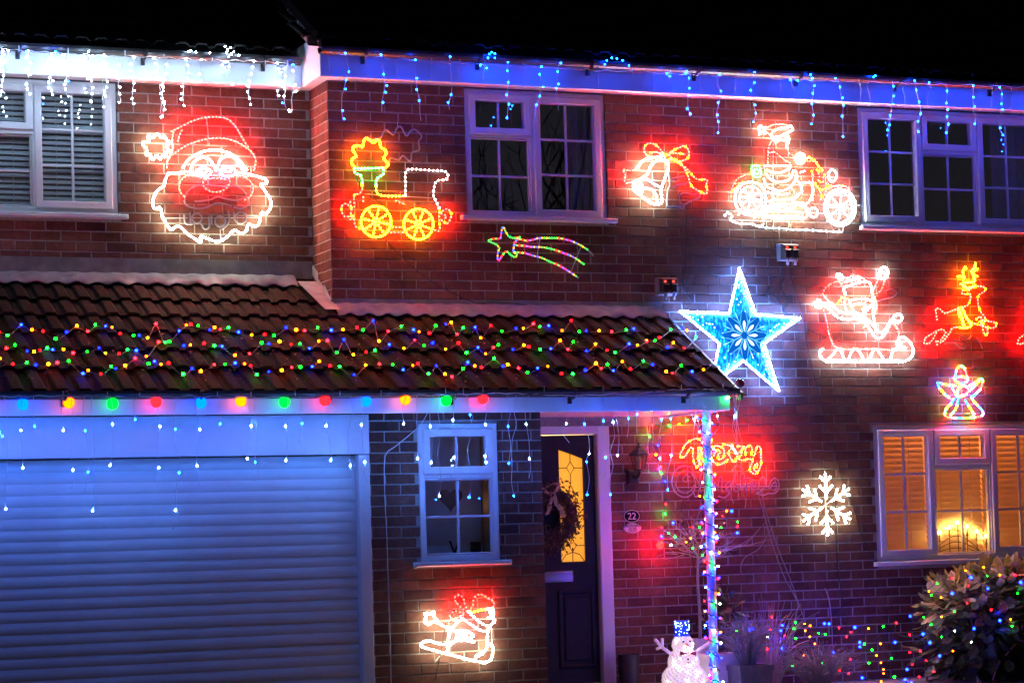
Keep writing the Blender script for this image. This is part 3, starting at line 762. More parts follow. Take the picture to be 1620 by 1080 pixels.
motif('shooting_star_light', 'shooting star of multicoloured rope light under the middle bedroom window', YM, (770,350), 9., [
 ('M',[(25,275),(110,250),(190,245),(205,190),(215,110),(240,85),(270,150),(320,220),(400,240),(470,225),(430,270),(395,310),(385,370),(380,430),(430,480),(400,510),(340,480),(280,430),(220,490),(180,550),(155,540),(160,440),(180,380),(130,330),(60,300)],'c'),
 ('M',[(440,240),(540,275),(640,270),(740,240),(860,240),(1000,240),(1100,255),(1210,285),(1310,330),(1420,395),(1440,410)]), ('U',[(1440,410),(1480,445),(1520,490)]),
 ('M',[(390,340),(520,350),(640,365),(780,370),(900,390),(1020,425),(1150,475),(1260,525),(1390,620)]), ('M',[(400,440),(540,455),(660,490),(790,525),(920,585),(1050,640),(1170,715),(1270,780)]), ('U',[(1270,780),(1305,805)])],
 bars=[[(755,250),(720,480)],[(1340,370),(1205,705)]], spacing=.021, br=.0066, rr=.0066, gain=.06)

motif('bells_light', 'pair of bells with a red bow in rope light, one bell unlit', YM, (980,215), 9., [
 ('Z',[(640,270),(590,205),(540,150),(480,115),(410,110),(360,150),(355,215),(390,275),(450,300),(540,295)]), ('Z',[(445,240),(520,230),(600,260)]),
 ('Z',[(650,290),(720,240),(800,190),(860,165),(920,145),(970,185),(990,250),(970,320),(910,350),(840,370)]), ('Z',[(730,240),(830,250),(940,262)],'',.022),
 ('Z',circ(690,310,45,38),'c'), ('Y',[(720,330),(790,345),(850,385),(900,430)],'',.018),
 ('Z',[(860,380),(910,440),(950,510),(985,600),(1000,670),(1040,730),(1100,770),(1160,800),(1220,825),(1250,790),(1235,700),(1250,640),(1220,620),(1150,625),(1090,610),(1040,565),(985,500),(930,440)]),
 ('W',[(600,290),(500,310),(400,330),(330,360),(270,430),(230,480)],'',.02),
 ('R',[(230,480),(170,495),(110,490),(45,490),(80,550),(70,630),(90,670),(160,660),(240,640)]),
 ('W',[(690,390),(640,350),(560,345),(490,380),(440,440),(410,520),(370,570),(290,620),(220,660),(200,720),(220,790),(300,850),(380,910),(460,960),(540,975),(600,950),(600,860),(590,760),(630,650),(660,560),(690,470)],'c',.015),
 ('C',[(230,780),(350,745),(470,775),(520,850),(535,950)],'',.02), ('C',[(400,620),(480,680),(570,730)],'',.02), ('W',[(290,640),(330,760),(300,830)],'',.02), ('W',[(240,700),(290,760),(260,800)],'',.02),
 ('U',[(700,430),(700,520),(710,600),(715,700),(690,780),(680,900),(690,1000),(780,1000),(880,1010),(940,970),(1060,910),(1140,870),(1140,830),(1040,830),(930,815),(860,840),(850,900),(870,960)]),
 ('U',[(760,740),(840,700),(960,680)]), ('U',[(730,620),(840,590),(930,570)]), ('U',circ(890,1005,35),'c')], gain=1.1, spacing=.026)

BK = [('W',circ(240,735,140,150,26),'c',.016), ('C',circ(240,735,100,108,22),'c',.022), ('C',circ(1045,815,140,165,28),'c',.018), ('C',circ(1045,815,112,135,24),'c',.024)]
BK += [('C',l,'l',.024) for l in spokes(240,735,100,8,.2)+spokes(1045,815,115,8,.1)]
BK += [('W',[(310,110),(330,80),(345,105),(375,95),(360,125),(375,150),(340,140),(320,160),(325,125)],'c',.014),
 ('R',[(375,110),(430,75),(520,65),(600,80)]), ('W',[(600,80),(620,115),(560,150),(480,185),(430,175),(445,130),(520,100),(590,95)],'',.016), ('R',[(385,135),(420,170),(430,210)]),
 ('W',[(430,195),(470,225),(500,205),(545,215),(585,230),(560,255),(580,290)],'',.014), ('W',[(520,170),(570,175),(590,210)],'',.016),
 ('R',[(425,225),(405,270),(398,340),(395,420)]), ('R',[(400,325),(460,318),(500,350),(560,395),(600,415)]), ('R',[(590,330),(620,345),(650,370)]),
 ('W',circ(688,375,42,48,14),'c',.014), ('W',circ(688,378,18,24,10),'c',.018),
 ('W',[(370,440),(440,445),(530,440),(610,440)],'',.018), ('W',[(390,480),(450,505),(530,495),(600,460)],'',.018), ('W',[(380,510),(400,545),(460,580),(540,585),(600,550),(625,480)],'',.016),
 ('W',[(360,560),(380,620),(430,650),(500,665),(570,650),(620,605),(660,540),(640,480)],'',.018), ('C',[(380,680),(430,690),(440,740),(400,760),(370,730)],'c',.02),
 ('W',[(330,880),(420,890),(500,892),(640,892),(735,905),(748,850),(700,800),(600,780),(500,785),(430,790),(360,820),(320,850)],'c',.013), ('W',[(380,850),(480,845),(600,850),(700,860)],'',.015), ('W',[(400,820),(520,812),(640,820)],'',.015), ('W',[(350,900),(480,915),(620,915),(720,920)],'',.016), ('C',[(330,790),(380,860),(350,930)],'',.02),
 ('W',[(450,690),(520,700),(580,690)],'',.018), ('W',[(440,740),(520,745),(600,740)],'',.018),
 ('W',[(690,600),(745,592),(790,600),(800,680),(760,770),(690,775),(620,760),(680,690)],'',.017), ('R',[(610,640),(640,700),(610,740)]), ('N',[(690,500),(730,487)],'',.02),
 ('W',[(640,560),(690,610),(700,690)],'',.018),
 ('Y',[(765,360),(800,385),(830,410),(855,450),(890,480),(850,490)]), ('Z',[(790,490),(800,540),(800,600),(798,680),(800,760)]), ('Z',[(840,480),(860,540),(850,580),(900,590),(945,605)]), ('Z',[(905,520),(890,570),(930,620),(870,665),(880,710),(865,760)]), ('Y',[(820,600),(870,655),(930,640),(970,610)]), ('Z',[(745,390),(770,400),(800,400)]),
 ('C',circ(975,530,36,52,16),'c',.02), ('Z',[(890,720),(930,650),(1000,620),(1080,620),(1145,655)]), ('R',[(65,715),(75,640),(120,560),(200,520),(240,500)]), ('Y',[(85,670),(110,640),(150,600),(170,590)]), ('R',[(740,800),(760,840),(745,880)]),
 ('C',circ(805,860,38,42,14),'c',.016), ('G',[(255,450),(315,445),(335,520),(295,545),(260,515)],'c',.022), ('G',[(275,475),(310,475),(310,510),(280,510)],'c',.022),
 ('C',[(10,885),(40,862),(75,890),(60,925),(120,955),(180,962),(260,965),(320,985),(360,960)],'',.03), ('C',[(130,880),(170,850),(230,870),(280,900),(320,870)],'',.03),
 ('C',[(320,985),(400,998),(500,1002),(640,1014),(740,1016),(820,1022),(980,1032),(1065,1036)],'',.062)]
motif('motorbike_rider_light', 'motorbike rider in white and red rope light beside the right bedroom window', YM, (1145,185), 5.686, BK, bars=[[(445,240),(445,1000)],[(1080,980),(1070,1030)],[(590,940),(585,1010)]], gain=1.25, br=.0062, rr=.0045)

# star with a lit blue film panel
def star_pts():
    T = tr((1070,415), 5.143)
    z = [(505,50),(640,425),(1000,455),(705,660),(825,1045),(535,800),(268,1010),(345,660),(20,400),(425,415)]
    return [at(u, v, YM) for u, v in T(z)]
SP = star_pts(); cen = sum((p for p in SP), Vector())/10
star = thing('star_light', (cen.x, YM, min(p.z for p in SP)), 'large blue five-pointed star with white lit edge and snowflake centre', 'light display')
path = []
for i in range(10): path += [SP[i]+(SP[(i+1)%10]-SP[i])*(j/10) for j in range(10)]
MB().tube([p+Vector((0,-.012,0)) for p in path], .006, 6, True).build('rope', rope_on('C', 2.), star)
b = MB()
for p in resample(path, .016, True): b.bead(p+Vector((random.uniform(-.003,.003),-.016,random.uniform(-.003,.003))), .0075)
b.build('bulbs', emit('led_star_edge', (.10,.26,1.), 780), star, smooth=True, kind='stuff')
def star_panel():
    mt, N, L, P = nodes('lit_blue_film'); P.inputs['Roughness'].default_value = .35
    tc = N.new('ShaderNodeTexCoord'); vo = N.new('ShaderNodeTexVoronoi'); vo.inputs['Scale'].default_value = 42
    nz = N.new('ShaderNodeTexNoise'); nz.inputs['Scale'].default_value = 36; nz.inputs['Detail'].default_value = 5
    mp = N.new('ShaderNodeMapping'); mp.inputs['Scale'].default_value = (1.6,1,.55); mp.inputs['Rotation'].default_value = (0,.5,0)
    L.new(tc.outputs['Object'], mp.inputs['Vector']); L.new(mp.outputs[0], nz.inputs['Vector']); L.new(tc.outputs['Object'], vo.inputs['Vector'])
    rp = N.new('ShaderNodeValToRGB'); e = rp.color_ramp.elements
    e[0].position, e[0].color = .38, (.0,.07,.48,1); e[1].position, e[1].color = .66, (.04,.85,1.,1)
    x = e.new(.52); x.color = (.0,.30,.85,1)
    L.new(nz.outputs['Fac'], rp.inputs['Fac']); L.new(rp.outputs['Color'], P.inputs['Emission Color']); P.inputs['Emission Strength'].default_value = 1.2
    P.inputs['Base Color'].default_value = (.0,.03,.12,1); return mt
film = star_panel()
inner = [cen+(p-cen)*.93 for p in SP]
pm = MB(); cc = cen+Vector((0,-.045,0))
vs = [cc]+[Vector((p.x,YM-.004,p.z)) for p in inner]+[Vector((p.x,YM+.012,p.z)) for p in inner]
pm.add(vs, [(0,1+i,1+(i+1)%10) for i in range(10)]+[(1+i,11+i,11+(i+1)%10,1+(i+1)%10) for i in range(10)]+[tuple(range(20,10,-1))]); pm.build('panel', film, star)
b = MB(); rnd = random.Random(4)
for k in range(10):                     # loose bulbs behind the film in the arms
    if k % 2: continue
    for t in [i/13 for i in range(2, 13)]:
        c0 = cen+(SP[k]-cen)*(.36+.56*t); wv = (SP[(k+1)%10]-SP[k-1])*.5*(1-t)*.62
        p = c0+wv*rnd.uniform(-1,1); d = (p-cen).length/.42
        b.bead(Vector((p.x, YM-.045+.032*min(1,d)-.010, p.z)), rnd.uniform(.004,.0065))
b.build('inner_bulbs', emit('led_star_inner', (.35,.85,1.), 14), star, smooth=True, kind='stuff')
deep = glow_plastic('deep_blue_film', (.0,.13,.62), 1.0, (.0,.02,.10)); ice = glow_plastic('ice_white_film', (.75,1.,.85), 1.5); cyan = glow_plastic('cyan_film', (.03,.62,.85), .85)
HC = at(1070+525/5.143, 415+598/5.143, YM)
def pet(mb, ang, r0, r1, wd, yy, shape='drop'):
    ca_, sa_ = math.cos(ang), math.sin(ang); pts = []
    n = 10
    for i in range(n+1):
        t = i/n; w_ = wd*(math.sin(math.pi*t)**.7 if shape == 'leaf' else math.sin(math.pi*t**1.7)**.8); pts.append((r0+(r1-r0)*t, w_))
    outl = pts+[(a_, -w_) for a_, w_ in pts[::-1][1:-1]]
    mb.prism([(HC.x+(a_*ca_-w_*sa_), HC.z+(a_*sa_+w_*ca_)) for a_, w_ in outl], yy-.003, yy)
a, bb, c = MB(), MB(), MB()
a.prism([(HC.x+.165*math.cos(2*math.pi*i/24)*(1+.08*math.cos(8*2*math.pi*i/24)), HC.z+.165*math.sin(2*math.pi*i/24)*(1+.08*math.cos(8*2*math.pi*i/24))) for i in range(24)], YM-.056, YM-.050)
for k in range(8):
    an = math.pi/2+k*math.pi/4
    pet(a, an, .07, .20, .042, YM-.0575, 'leaf'); pet(bb, an, .028, .120, .012, YM-.062)
    q = an+math.pi/8
    for s_ in (0, .35, -.35):
        p0 = Vector((HC.x+.10*math.cos(q), YM-.059, HC.z+.10*math.sin(q))) if s_ else Vector((HC.x+.03*math.cos(q), YM-.059, HC.z+.03*math.sin(q)))
        p1 = Vector((HC.x+.20*math.cos(q+s_*.9), YM-.057, HC.z+.20*math.sin(q+s_*.9))); c.tube([p0, p1], .006, 5, r1=.0035)
a.build('snowflake_disc', deep, star); bb.build('snowflake_petals', ice, star); c.build('snowflake_branches', cyan, star)

SL = [('C',[(130,850),(100,880),(110,930),(170,970),(300,970),(450,972),(600,972),(750,970),(880,970),(950,945),(985,890),(975,820),(930,760),(890,740),(855,750),(860,830),(920,840)],'',.012),
 ('C',[(180,950),(230,900),(265,850),(300,870),(330,950)],'',.018), ('C',[(370,960),(400,880),(435,850),(480,880),(520,960)],'',.018), ('C',[(570,960),(600,880),(630,850),(670,890),(710,960)],'',.018), ('C',[(770,950),(790,880),(830,840)],'',.018),
 ('R',[(260,840),(350,850),(450,845),(600,850),(750,855),(830,840)]),
 ('C',[(70,430),(130,440),(200,480),(270,550),(350,570),(450,565),(520,600),(580,670),(630,740),(680,745),(730,690),(770,600),(820,530),(870,530),(880,570),(830,600),(790,570),(750,620),(700,690),(650,680),(620,640),(560,580),(490,540),(400,520),(300,500),(200,430),(100,410)],'',.013),
 ('C',[(40,425),(70,400),(100,385),(90,430),(60,450),(110,460)],'',.013),
 ('R',[(140,480),(165,580),(185,690),(220,790),(260,840)]), ('R',[(130,330),(150,280),(200,240),(270,215),(320,235)]), ('R',[(130,330),(180,390),(240,430)]), ('Y',[(270,420),(320,365),(400,390)]),
 ('C',[(340,330),(328,290),(335,265),(390,250),(470,220),(560,215),(590,260),(590,320)],'',.015), ('R',[(350,190),(420,150),(500,175),(570,220)]), ('C',[(265,140),(300,150),(325,185),(290,190),(270,170)],'c',.014), ('C',[(340,215),(400,200),(480,180)],'',.018),
 ('W',[(390,395),(470,378),(560,382),(600,420),(560,470),(500,520),(430,500),(405,450)],'c',.018), ('W',[(430,430),(480,420),(540,440),(500,480)],'',.02), ('P',[(335,370),(340,450),(370,510)]),
 ('R',[(610,310),(630,250),(660,190)]), ('R',[(680,300),(710,230),(725,180)]), ('R',[(640,325),(680,300)]),
 ('C',[(650,180),(670,110),(710,75),(745,110),(735,170),(690,185),(665,150),(700,120),(725,150)],'',.012),
 ('W',[(600,330),(610,440),(605,500),(620,590),(635,680)],'',.02), ('R',[(625,360),(640,420),(632,520)]), ('R',[(560,620),(500,660)]),
 ('U',[(640,400),(700,380),(790,360),(830,320),(790,285),(735,300),(730,330)]),
 ('R',[(810,610),(840,660),(855,700),(850,740)]), ('C',[(850,750),(835,800),(860,850),(910,850)],'',.014)]
motif('waving_sleigh_light', 'waving figure riding a white sleigh in rope light, right of the blue star', YM, (1280,410), 6., SL, gain=.80)

DE = [('R',[(205,670),(195,600),(195,560),(235,565),(280,605),(360,580),(430,550)]), ('Z',[(430,550),(480,540),(520,515),(540,460),(540,415),(490,415),(455,405),(465,375),(520,370),(570,345),(620,335),(680,345),(690,375),(660,400),(620,430),(615,490),(630,560),(650,600),(680,640),(700,680),(790,700),(795,740),(750,755),(690,740),(620,720),(560,705)]),
 ('Z',[(600,665),(640,640),(660,700),(670,790),(700,825),(715,785),(690,740)]), ('Z',[(640,690),(690,660),(670,710),(620,690)]),
 ('R',[(75,905),(90,855),(150,815),(210,780),(260,770),(290,800),(262,850),(240,880)]), ('R',[(75,905),(120,910),(160,870),(185,825),(200,795)]), ('R',[(205,920),(195,880),(240,900),(280,870),(310,830),(340,790),(360,755),(420,745)]),
 ('O',[(430,550),(450,650),(470,750)],'',.016), ('Y',[(460,560),(500,650),(550,720)],'',.016), ('Y',[(440,600),(480,740)],'',.016), ('O',[(420,560),(430,650)],'',.02), ('Y',[(550,700),(540,740),(480,755),(420,745)],'',.018),
 ('Y',[(520,370),(470,325),(440,310)],'',.017), ('O',[(470,300),(465,240),(405,240)],'',.017), ('O',[(480,250),(465,190),(485,140),(500,170)],'',.017), ('Y',[(470,300),(530,295),(580,290),(570,230),(550,180),(585,150),(590,90)],'',.017), ('O',[(610,160),(560,210),(620,240)],'',.017), ('Y',[(470,340),(530,350),(600,320)],'',.017),
 ('U',[(280,905),(380,905),(430,945),(470,960),(485,935),(440,890),(370,870)]), ('U',[(430,820),(510,865),(540,850),(550,820)]), ('U',[(600,850),(640,910),(660,960)])]
motif('reindeer_light', 'whole leaping reindeer in red and yellow rope light, above the small angel', YM, (1450,400), 6.353, DE, spacing=.027, gain=1.25)
dx = (at(1450+1015/6.353, 544, YM)-at(1450+75/6.353, 542.5, YM)).x
motif('reindeer_light', 'second reindeer of red rope light, only its hind hoof in view at the right', YM, (1450,400), 6.353, DE, spacing=.027, gain=1.25, xf=lambda p: p+Vector((dx,0,.0)))

motif('angel_light', 'small multicoloured angel of tube light standing above the lounge window', YM, (1470,570), 9.82, [
 ('A',[(400,250),(420,160),(450,100),(510,90),(555,140),(580,230),(600,290),(580,330),(480,360),(420,330),(395,290)],'c'), ('A',[(410,270),(500,250),(580,270)]),
 ('A',[(130,345),(240,370),(330,385),(420,390)]), ('A',[(130,345),(150,420),(240,520),(310,580),(370,600)]), ('A',[(620,390),(700,350),(790,285),(830,310),(820,370),(790,450),(730,510),(680,560)]), ('A',[(630,470),(700,400),(780,310)]),
 ('A',[(340,400),(400,500),(450,560),(520,550),(590,500),(660,430)]), ('A',[(430,560),(450,450),(500,390),(580,410),(610,470),(560,540)]),
 ('A',[(380,600),(330,680),(270,740),(240,830),(280,880),(380,890),(520,895),(680,885),(790,870),(840,820),(800,750),(720,670),(660,590),(650,560)]),
 ('A',[(450,600),(430,700),(390,780),(330,850)]), ('A',[(560,620),(620,720),(670,800),(700,860)])], spacing=.020, br=.0080, rr=.0065, gain=.9)

motif('merry_christmas_sign', 'rope light sign behind the porch post reading Merry, lit red, over Christmas, unlit', YM-.02, (1055,675), 8.526, [
 ('Z',[(185,400),(180,360),(210,310),(240,250),(290,200),(350,170),(410,155),(450,180),(470,130)]), ('Z',[(200,410),(240,400),(270,350),(320,280),(350,300),(350,400),(370,490),(400,545)]), ('Z',[(400,545),(430,500),(420,400),(430,270),(455,320),(440,440),(470,530)]), ('Z',[(460,290),(480,400),(470,480)]), ('Z',[(520,430),(560,340),(600,200),(610,150)]),
 ('Z',[(590,390),(590,300),(640,260),(700,260),(760,290),(775,350),(760,410),(700,440),(690,380),(720,340),(690,310),(650,340),(630,400)]), ('Z',[(600,420),(620,470),(690,505),(760,490),(820,440)]),
 ('Z',[(760,235),(850,250),(890,260),(830,340),(850,400),(870,440),(910,470),(940,460)]), ('P',[(880,270),(920,330),(930,370)],'',.018), ('Z',[(930,430),(960,350),(1010,330),(1000,400)]),
 ('Z',[(950,260),(1040,265),(985,340),(970,420),(1010,450),(1100,430)]),
 ('Z',[(1060,370),(1060,290),(1095,260),(1130,250),(1150,310),(1140,360)]), ('Z',[(1140,370),(1180,385),(1200,300),(1230,255),(1265,300),(1265,400),(1270,480),(1240,580),(1190,635),(1130,600),(1120,550),(1150,480),(1160,440),(1100,435)],'',.022), ('Z',[(1210,540),(1225,490),(1190,510),(1175,570),(1200,600)]),
 ('U',[(430,760),(385,670),(340,560),(250,525),(160,550),(90,630),(70,740),(100,860),(180,930),(260,945),(340,900),(382,800),(370,700),(330,640)]), ('U',[(350,660),(320,610),(250,590),(180,620),(130,700),(130,800),(180,870),(260,890),(330,850),(370,780)]), ('U',[(300,720),(250,745),(215,700),(260,650),(310,680)]),
 ('U',[(390,560),(440,540),(480,580),(450,680),(430,800)]), ('U',[(360,870),(380,940),(420,920),(440,830),(480,770),(530,790),(540,860)]), ('U',[(560,860),(570,770),(620,780),(650,750),(680,800),(690,860)]), ('U',[(690,800),(700,690),(740,690),(740,860),(770,870)]), ('U',[(780,800),(830,740),(865,780),(800,840),(840,890),(780,950),(690,935)]),
 ('U',[(910,640),(900,760),(910,860),(960,870)]), ('U',[(870,600),(940,520),(1030,590),(1010,640)]), ('U',[(940,780),(985,780),(980,860)]), ('U',[(1020,860),(1030,760),(1060,800),(1070,890),(1090,760),(1130,790),(1140,900),(1150,740),(1180,880)]), ('U',[(1190,760),(1230,850),(1250,720),(1310,680),(1325,790),(1250,880),(1200,890)]),
 ('U',[(1370,830),(1400,740),(1450,690),(1500,730),(1510,820),(1460,890),(1370,900),(1300,920),(1200,900)]), ('U',[(1390,840),(1430,760),(1470,750),(1480,820),(1440,870)]), ('U',[(1020,700),(1100,690),(1180,720)])],
 bars=[[(275,540),(295,830)],[(135,815),(1500,800)],[(1340,520),(1345,820)]], spacing=.020, br=.0068, rr=.0046, gain=1.5)

# snowflake of short fat tubes
fc = at(1250+515/9, 740+520/9, YM)
fl = thing('snowflake_light', (fc.x, YM, fc.z-.27), 'warm white snowflake of fat tube lights hanging left of the lounge window', 'light display')
tu_, be_ = MB(), MB()
for k in range(6):
    an = math.pi/2+k*math.pi/3
    def P(r, t, y=0): return Vector((fc.x+r*math.cos(an)-t*math.sin(an), YM-y, fc.z+r*math.sin(an)+t*math.cos(an)))
    for a_, b_ in ((P(.055,0),P(.145,0)), (P(.155,0),P(.245,0)), (P(.10,.005),P(.15,.055)), (P(.10,-.005),P(.15,-.055)), (P(.185,.005),P(.225,.045)), (P(.185,-.005),P(.225,-.045))):
        L_ = (b_-a_).length; n = max(2, int(L_/.013))
        tu_.tube([a_, b_], .0095, 7)
        for i in range(n+1): be_.bead(a_+(b_-a_)*(i/n)+Vector((random.uniform(-.002,.002),-.003,random.uniform(-.002,.002))), .0090)
tu_.build('tube', rope_on('W', 2.2), fl, smooth=True); be_.build('bulbs', led('W', 85), fl, smooth=True, kind='stuff')
MB().tube([(fc.x,YM+.01,fc.z-.25),(fc.x,YM+.01,fc.z+.275)], .003, 5).tube([(fc.x-.2,YM+.01,fc.z-.115),(fc.x+.2,YM+.01,fc.z+.115)], .003, 5).build('frame', M['metal_white'], fl)

motif('gift_sleigh_light', 'white sleigh with red bow in rope light on the brickwork below the small window', YP, (650,920), 7.714, [
 ('R',[(700,350),(660,280),(640,200),(600,165),(550,165),(535,215),(580,280),(630,325),(690,352)]), ('R',[(700,350),(755,290),(760,230),(790,170),(840,150),(890,165),(950,205),(1000,230),(1015,290),(950,330)]), ('Y',[(950,330),(840,345),(770,365),(700,352)]), ('R',[(640,380),(560,355),(500,370),(475,410),(500,440),(560,430),(640,390)]),
 ('P',[(700,360),(760,420),(830,480),(900,525),(970,540)]), ('P',[(640,455),(720,510),(800,560),(880,600),(960,600)]),
 ('W',[(940,330),(990,320),(1010,380),(1000,440),(1020,480),(960,540),(940,600),(930,700),(930,760),(910,830),(850,880),(790,920)],'',.014), ('W',[(960,360),(985,420),(940,440)],'',.014), ('W',[(970,760),(1000,800),(990,900),(970,950),(900,985)],'',.016),
 ('W',[(900,985),(800,965),(650,930),(500,890),(350,850),(200,810),(120,775),(150,730),(230,715),(300,740),(380,760),(440,755)],'',.018),
 ('W',[(165,480),(190,420),(165,380),(240,390),(280,370),(285,430),(320,470),(250,490),(215,520)],'c',.014),
 ('W',[(290,470),(370,520),(450,560),(500,560)],'',.014), ('W',[(490,560),(460,680),(440,850)],'',.018), ('W',[(500,560),(570,490),(620,450)],'',.016), ('C',[(530,600),(620,600),(700,610),(760,650),(700,690),(620,685),(540,680)],'',.012), ('W',[(560,640),(680,650)],'',.014), ('W',[(480,770),(540,720),(650,710),(780,730)],'',.016), ('W',[(800,900),(850,860),(880,890)],'',.018)],
 bars=[[(300,970),(370,880)],[(985,560),(990,800)],[(450,560),(440,860)]], gain=.72)
# ------------------------------------------------------------------ icicle strings and strings of bulbs
def bulbset(root, d, r, gain, names='bulbs', strengths=None):
    for k, pts in d.items():
        mb = MB()
        for p in pts: mb.bead(p, r*random.uniform(.88,1.12), )
        if mb.v: mb.build(names, led(k, round((strengths or ICS)[k]*gain, 1)), root, smooth=True, kind='stuff')
ICS = dict(W=110, C=150, B=380, R=120, G=60, Y=80, O=120, N=90, I=760, H=170, r=1, g=1, b=1, o=1)
def strand(root, pts, r=.0022, mat='wire', tw=0.):
    P = smooth_path(pts, n=4); MB().tube(P, r, 5).build('strand', M[mat], root, smooth=True)
rnd = random.Random(21)
def wob(p, a): return p+Vector((rnd.uniform(-a,a), rnd.uniform(-a*.6,a*.6), 0))

# white icicles along the left eaves
ic = thing('icicle_lights', (-1.4,.03,4.5), 'cool white icicle lights along the left eaves above the shuttered bedroom window', 'icicle lights')
def run_line(root, pts, Y, n=90, amp=.006, r=.0028):
    P = smooth_path([at(u, v, Y) for u, v in pts], n=10)
    MB().tube([p+Vector((0,0,amp*math.sin(i*1.7)+rnd.uniform(-amp,amp)*.5)) for i, p in enumerate(P)], r, 5).build('cable', M['wire'], root, smooth=True)
YU = .045
run_line(ic, [(-380,38),(-240,52),(-90,66),(0,77),(60,82),(120,86),(180,89),(260,91),(330,96),(400,97),(470,102)], YU)
left = {'H': [], 'B': []}
for u, top, bot, nb in [(-330,52,120,7),(-290,54,128,7),(-250,58,122,6),(-215,60,134,8),(-175,63,130,7),(-140,66,138,7),(-105,69,132,6),(-70,72,140,7),(-40,75,150,8),(-15,76,148,7),(3,78,122,6),(12,80,152,9),(40,82,150,8),(47,82,118,4),(76,85,150,8),(82,86,140,6),(103,86,150,8),(108,86,128,4),(135,87,146,8),(140,88,160,7),(165,88,150,6),(170,89,168,7),(190,90,160,6),(212,90,165,7),(243,91,186,9),(262,92,183,8),(298,94,167,7),(318,96,128,3),(352,97,118,4),(360,97,134,4),(405,98,166,7),(440,100,152,7),(455,100,172,7),(468,101,178,7)]:
    pts = []; n = max(3, nb)
    x = u
    for i in range(n+1):
        x += rnd.uniform(-3.2,3.2); pts.append(at(x, top+(bot-top)*i/n, YU-.015+rnd.uniform(-.01,.01)))
    strand(ic, pts)
    for i, p in enumerate(pts[0:]):
        if rnd.random() < (.5 if i == 0 else .22): continue
        off = Vector((rnd.uniform(-.02,.02), -.004, rnd.uniform(-.012,.006)))
        left['B' if rnd.random() < .07 else 'H'].append(p+off)
for u, v in [(140,82),(298,82),(302,81),(310,83),(332,84),(356,74),(360,79),(365,76),(358,84),(366,86),(370,82),(362,90),(378,88)]: left['H'].append(at(u, v, YU-.02))
for u, v in [(42,83),(88,82),(91,86)]: left['B'].append(at(u, v, YU-.02))
bulbset(ic, left, .0062, .85)
for u, v in [(30,72),(108,76),(198,80),(260,86),(336,92),(420,96),(455,97)]:
    MB().tube([at(u, v+10, YU), at(u, v, YU)], .004, 5).build('clip', M['wire'], ic)

# blue icicles along the right eaves
ib = thing('icicle_lights', (3.2,-.41,4.5), 'blue icicle lights along the right eaves above the train and motorbike', 'icicle lights')
YB = -.405
run_line(ib, [(518,84),(560,88),(640,94),(720,100),(800,104),(880,108),(960,112),(1050,116),(1130,120),(1220,124),(1300,128),(1400,131),(1500,134),(1620,138),(1700,140),(1800,144),(1880,147)], YB)
right = {'B': []}
for u, bot, nb in [(550,186,7),(602,175,6),(659,192,6),(707,178,5),(802,184,5),(857,182,5),(885,172,5),(1092,183,6),(1141,213,6),(1190,195,5),(1278,193,5),(1326,215,6),(1408,208,6),(1446,205,5),(1497,212,6),(1540,198,6),(1585,215,6),(1640,205,6),(1690,214,6),(1740,200,5),(1795,218,6),(1850,206,6)]:
    top = 84+(u-518)*.049; n = nb; x = u; pts = []
    for i in range(n+1):
        x += rnd.uniform(-4.5,4.5); pts.append(at(x, top+(bot-top)*(i+rnd.uniform(-.3,.3))/n, YB-.012+rnd.uniform(-.008,.008)))
    strand(ib, pts)
    for i, p in enumerate(pts):
        if rnd.random() < .18: continue
        right['B'].append(p+Vector((rnd.uniform(-.012,.012),-.004,rnd.uniform(-.01,.005))))
for u in (520,578,628,682,726,765,830,945,1000,1020,1060,1110,1165,1235,1255,1360,1375,1430,1470,1570,1600):        # dead short strands
    top = 84+(u-518)*.049; x = u; pts = [at(x+rnd.uniform(-3,3), top+d, YB-.008) for d in (0,12,24,32+rnd.uniform(0,14))]
    strand(ib, pts, .0019)
for u, v in [(774,86),(778,83),(783,85),(772,92),(783,92),(960,96),(968,92),(976,93),(985,96),(957,102),(995,104),(1055,117),(1060,121),(1085,116),(1250,127),(1262,128),(1285,124),(1322,124),(1382,122),(1385,120),(1470,131),(760,104),(770,108)]: right['B'].append(at(u, v, YB-.015))
bulbset(ib, right, .0060, 1.0)

# icicles along the lean-to fascia
YI = -1.33
ig = thing('icicle_lights', (0.,YI,2.0), 'white and blue icicle lights along the garage gutter, hanging over the garage door and porch', 'icicle lights')
run_line(ig, [(-430,616),(-250,619),(-80,622),(0,627),(80,626),(200,628),(300,627),(420,628),(560,628),(640,625),(720,624),(800,622),(900,625),(1000,622),(1080,616),(1150,617)], YI, amp=.004)
def px(o, s, pts): return [(o[0]+x/s, o[1]+y/s) for x, y in pts]
Wp = px((0,640),5.4,[(175,218),(545,220),(960,165),(1365,185),(195,540),(620,555),(943,517),(1352,535),(48,890),(795,905),(1505,900)])+px((0,390),2.7,[(855,780),(1075,765),(1220,767),(1395,765),(1545,760),(840,935),(1055,905),(1222,913),(1415,912),(1560,920),(1497,935)])+px((570,640),5.4,[(375,165),(795,130),(1065,170),(1418,165),(487,460),(803,450),(1070,440),(1448,462),(605,495),(672,780),(1070,490),(600,185)])+px((820,630),4.5,[(340,180),(505,393),(675,170),(708,405),(1540,128),(1415,125),(1255,150),(1090,405)])
Bp = px((0,640),5.4,[(295,185),(728,222),(752,575),(1155,125),(1497,208),(1530,580),(20,270)])+px((0,390),2.7,[(940,757),(1290,755),(1090,920),(765,965)])+px((570,640),5.4,[(938,85),(1262,185),(1270,500),(1312,778),(930,790)])+px((820,630),4.5,[(470,183),(605,160),(785,142),(485,450),(490,685),(620,420),(657,683),(1007,427),(1020,150),(1085,145),(845,112),(1065,650)])
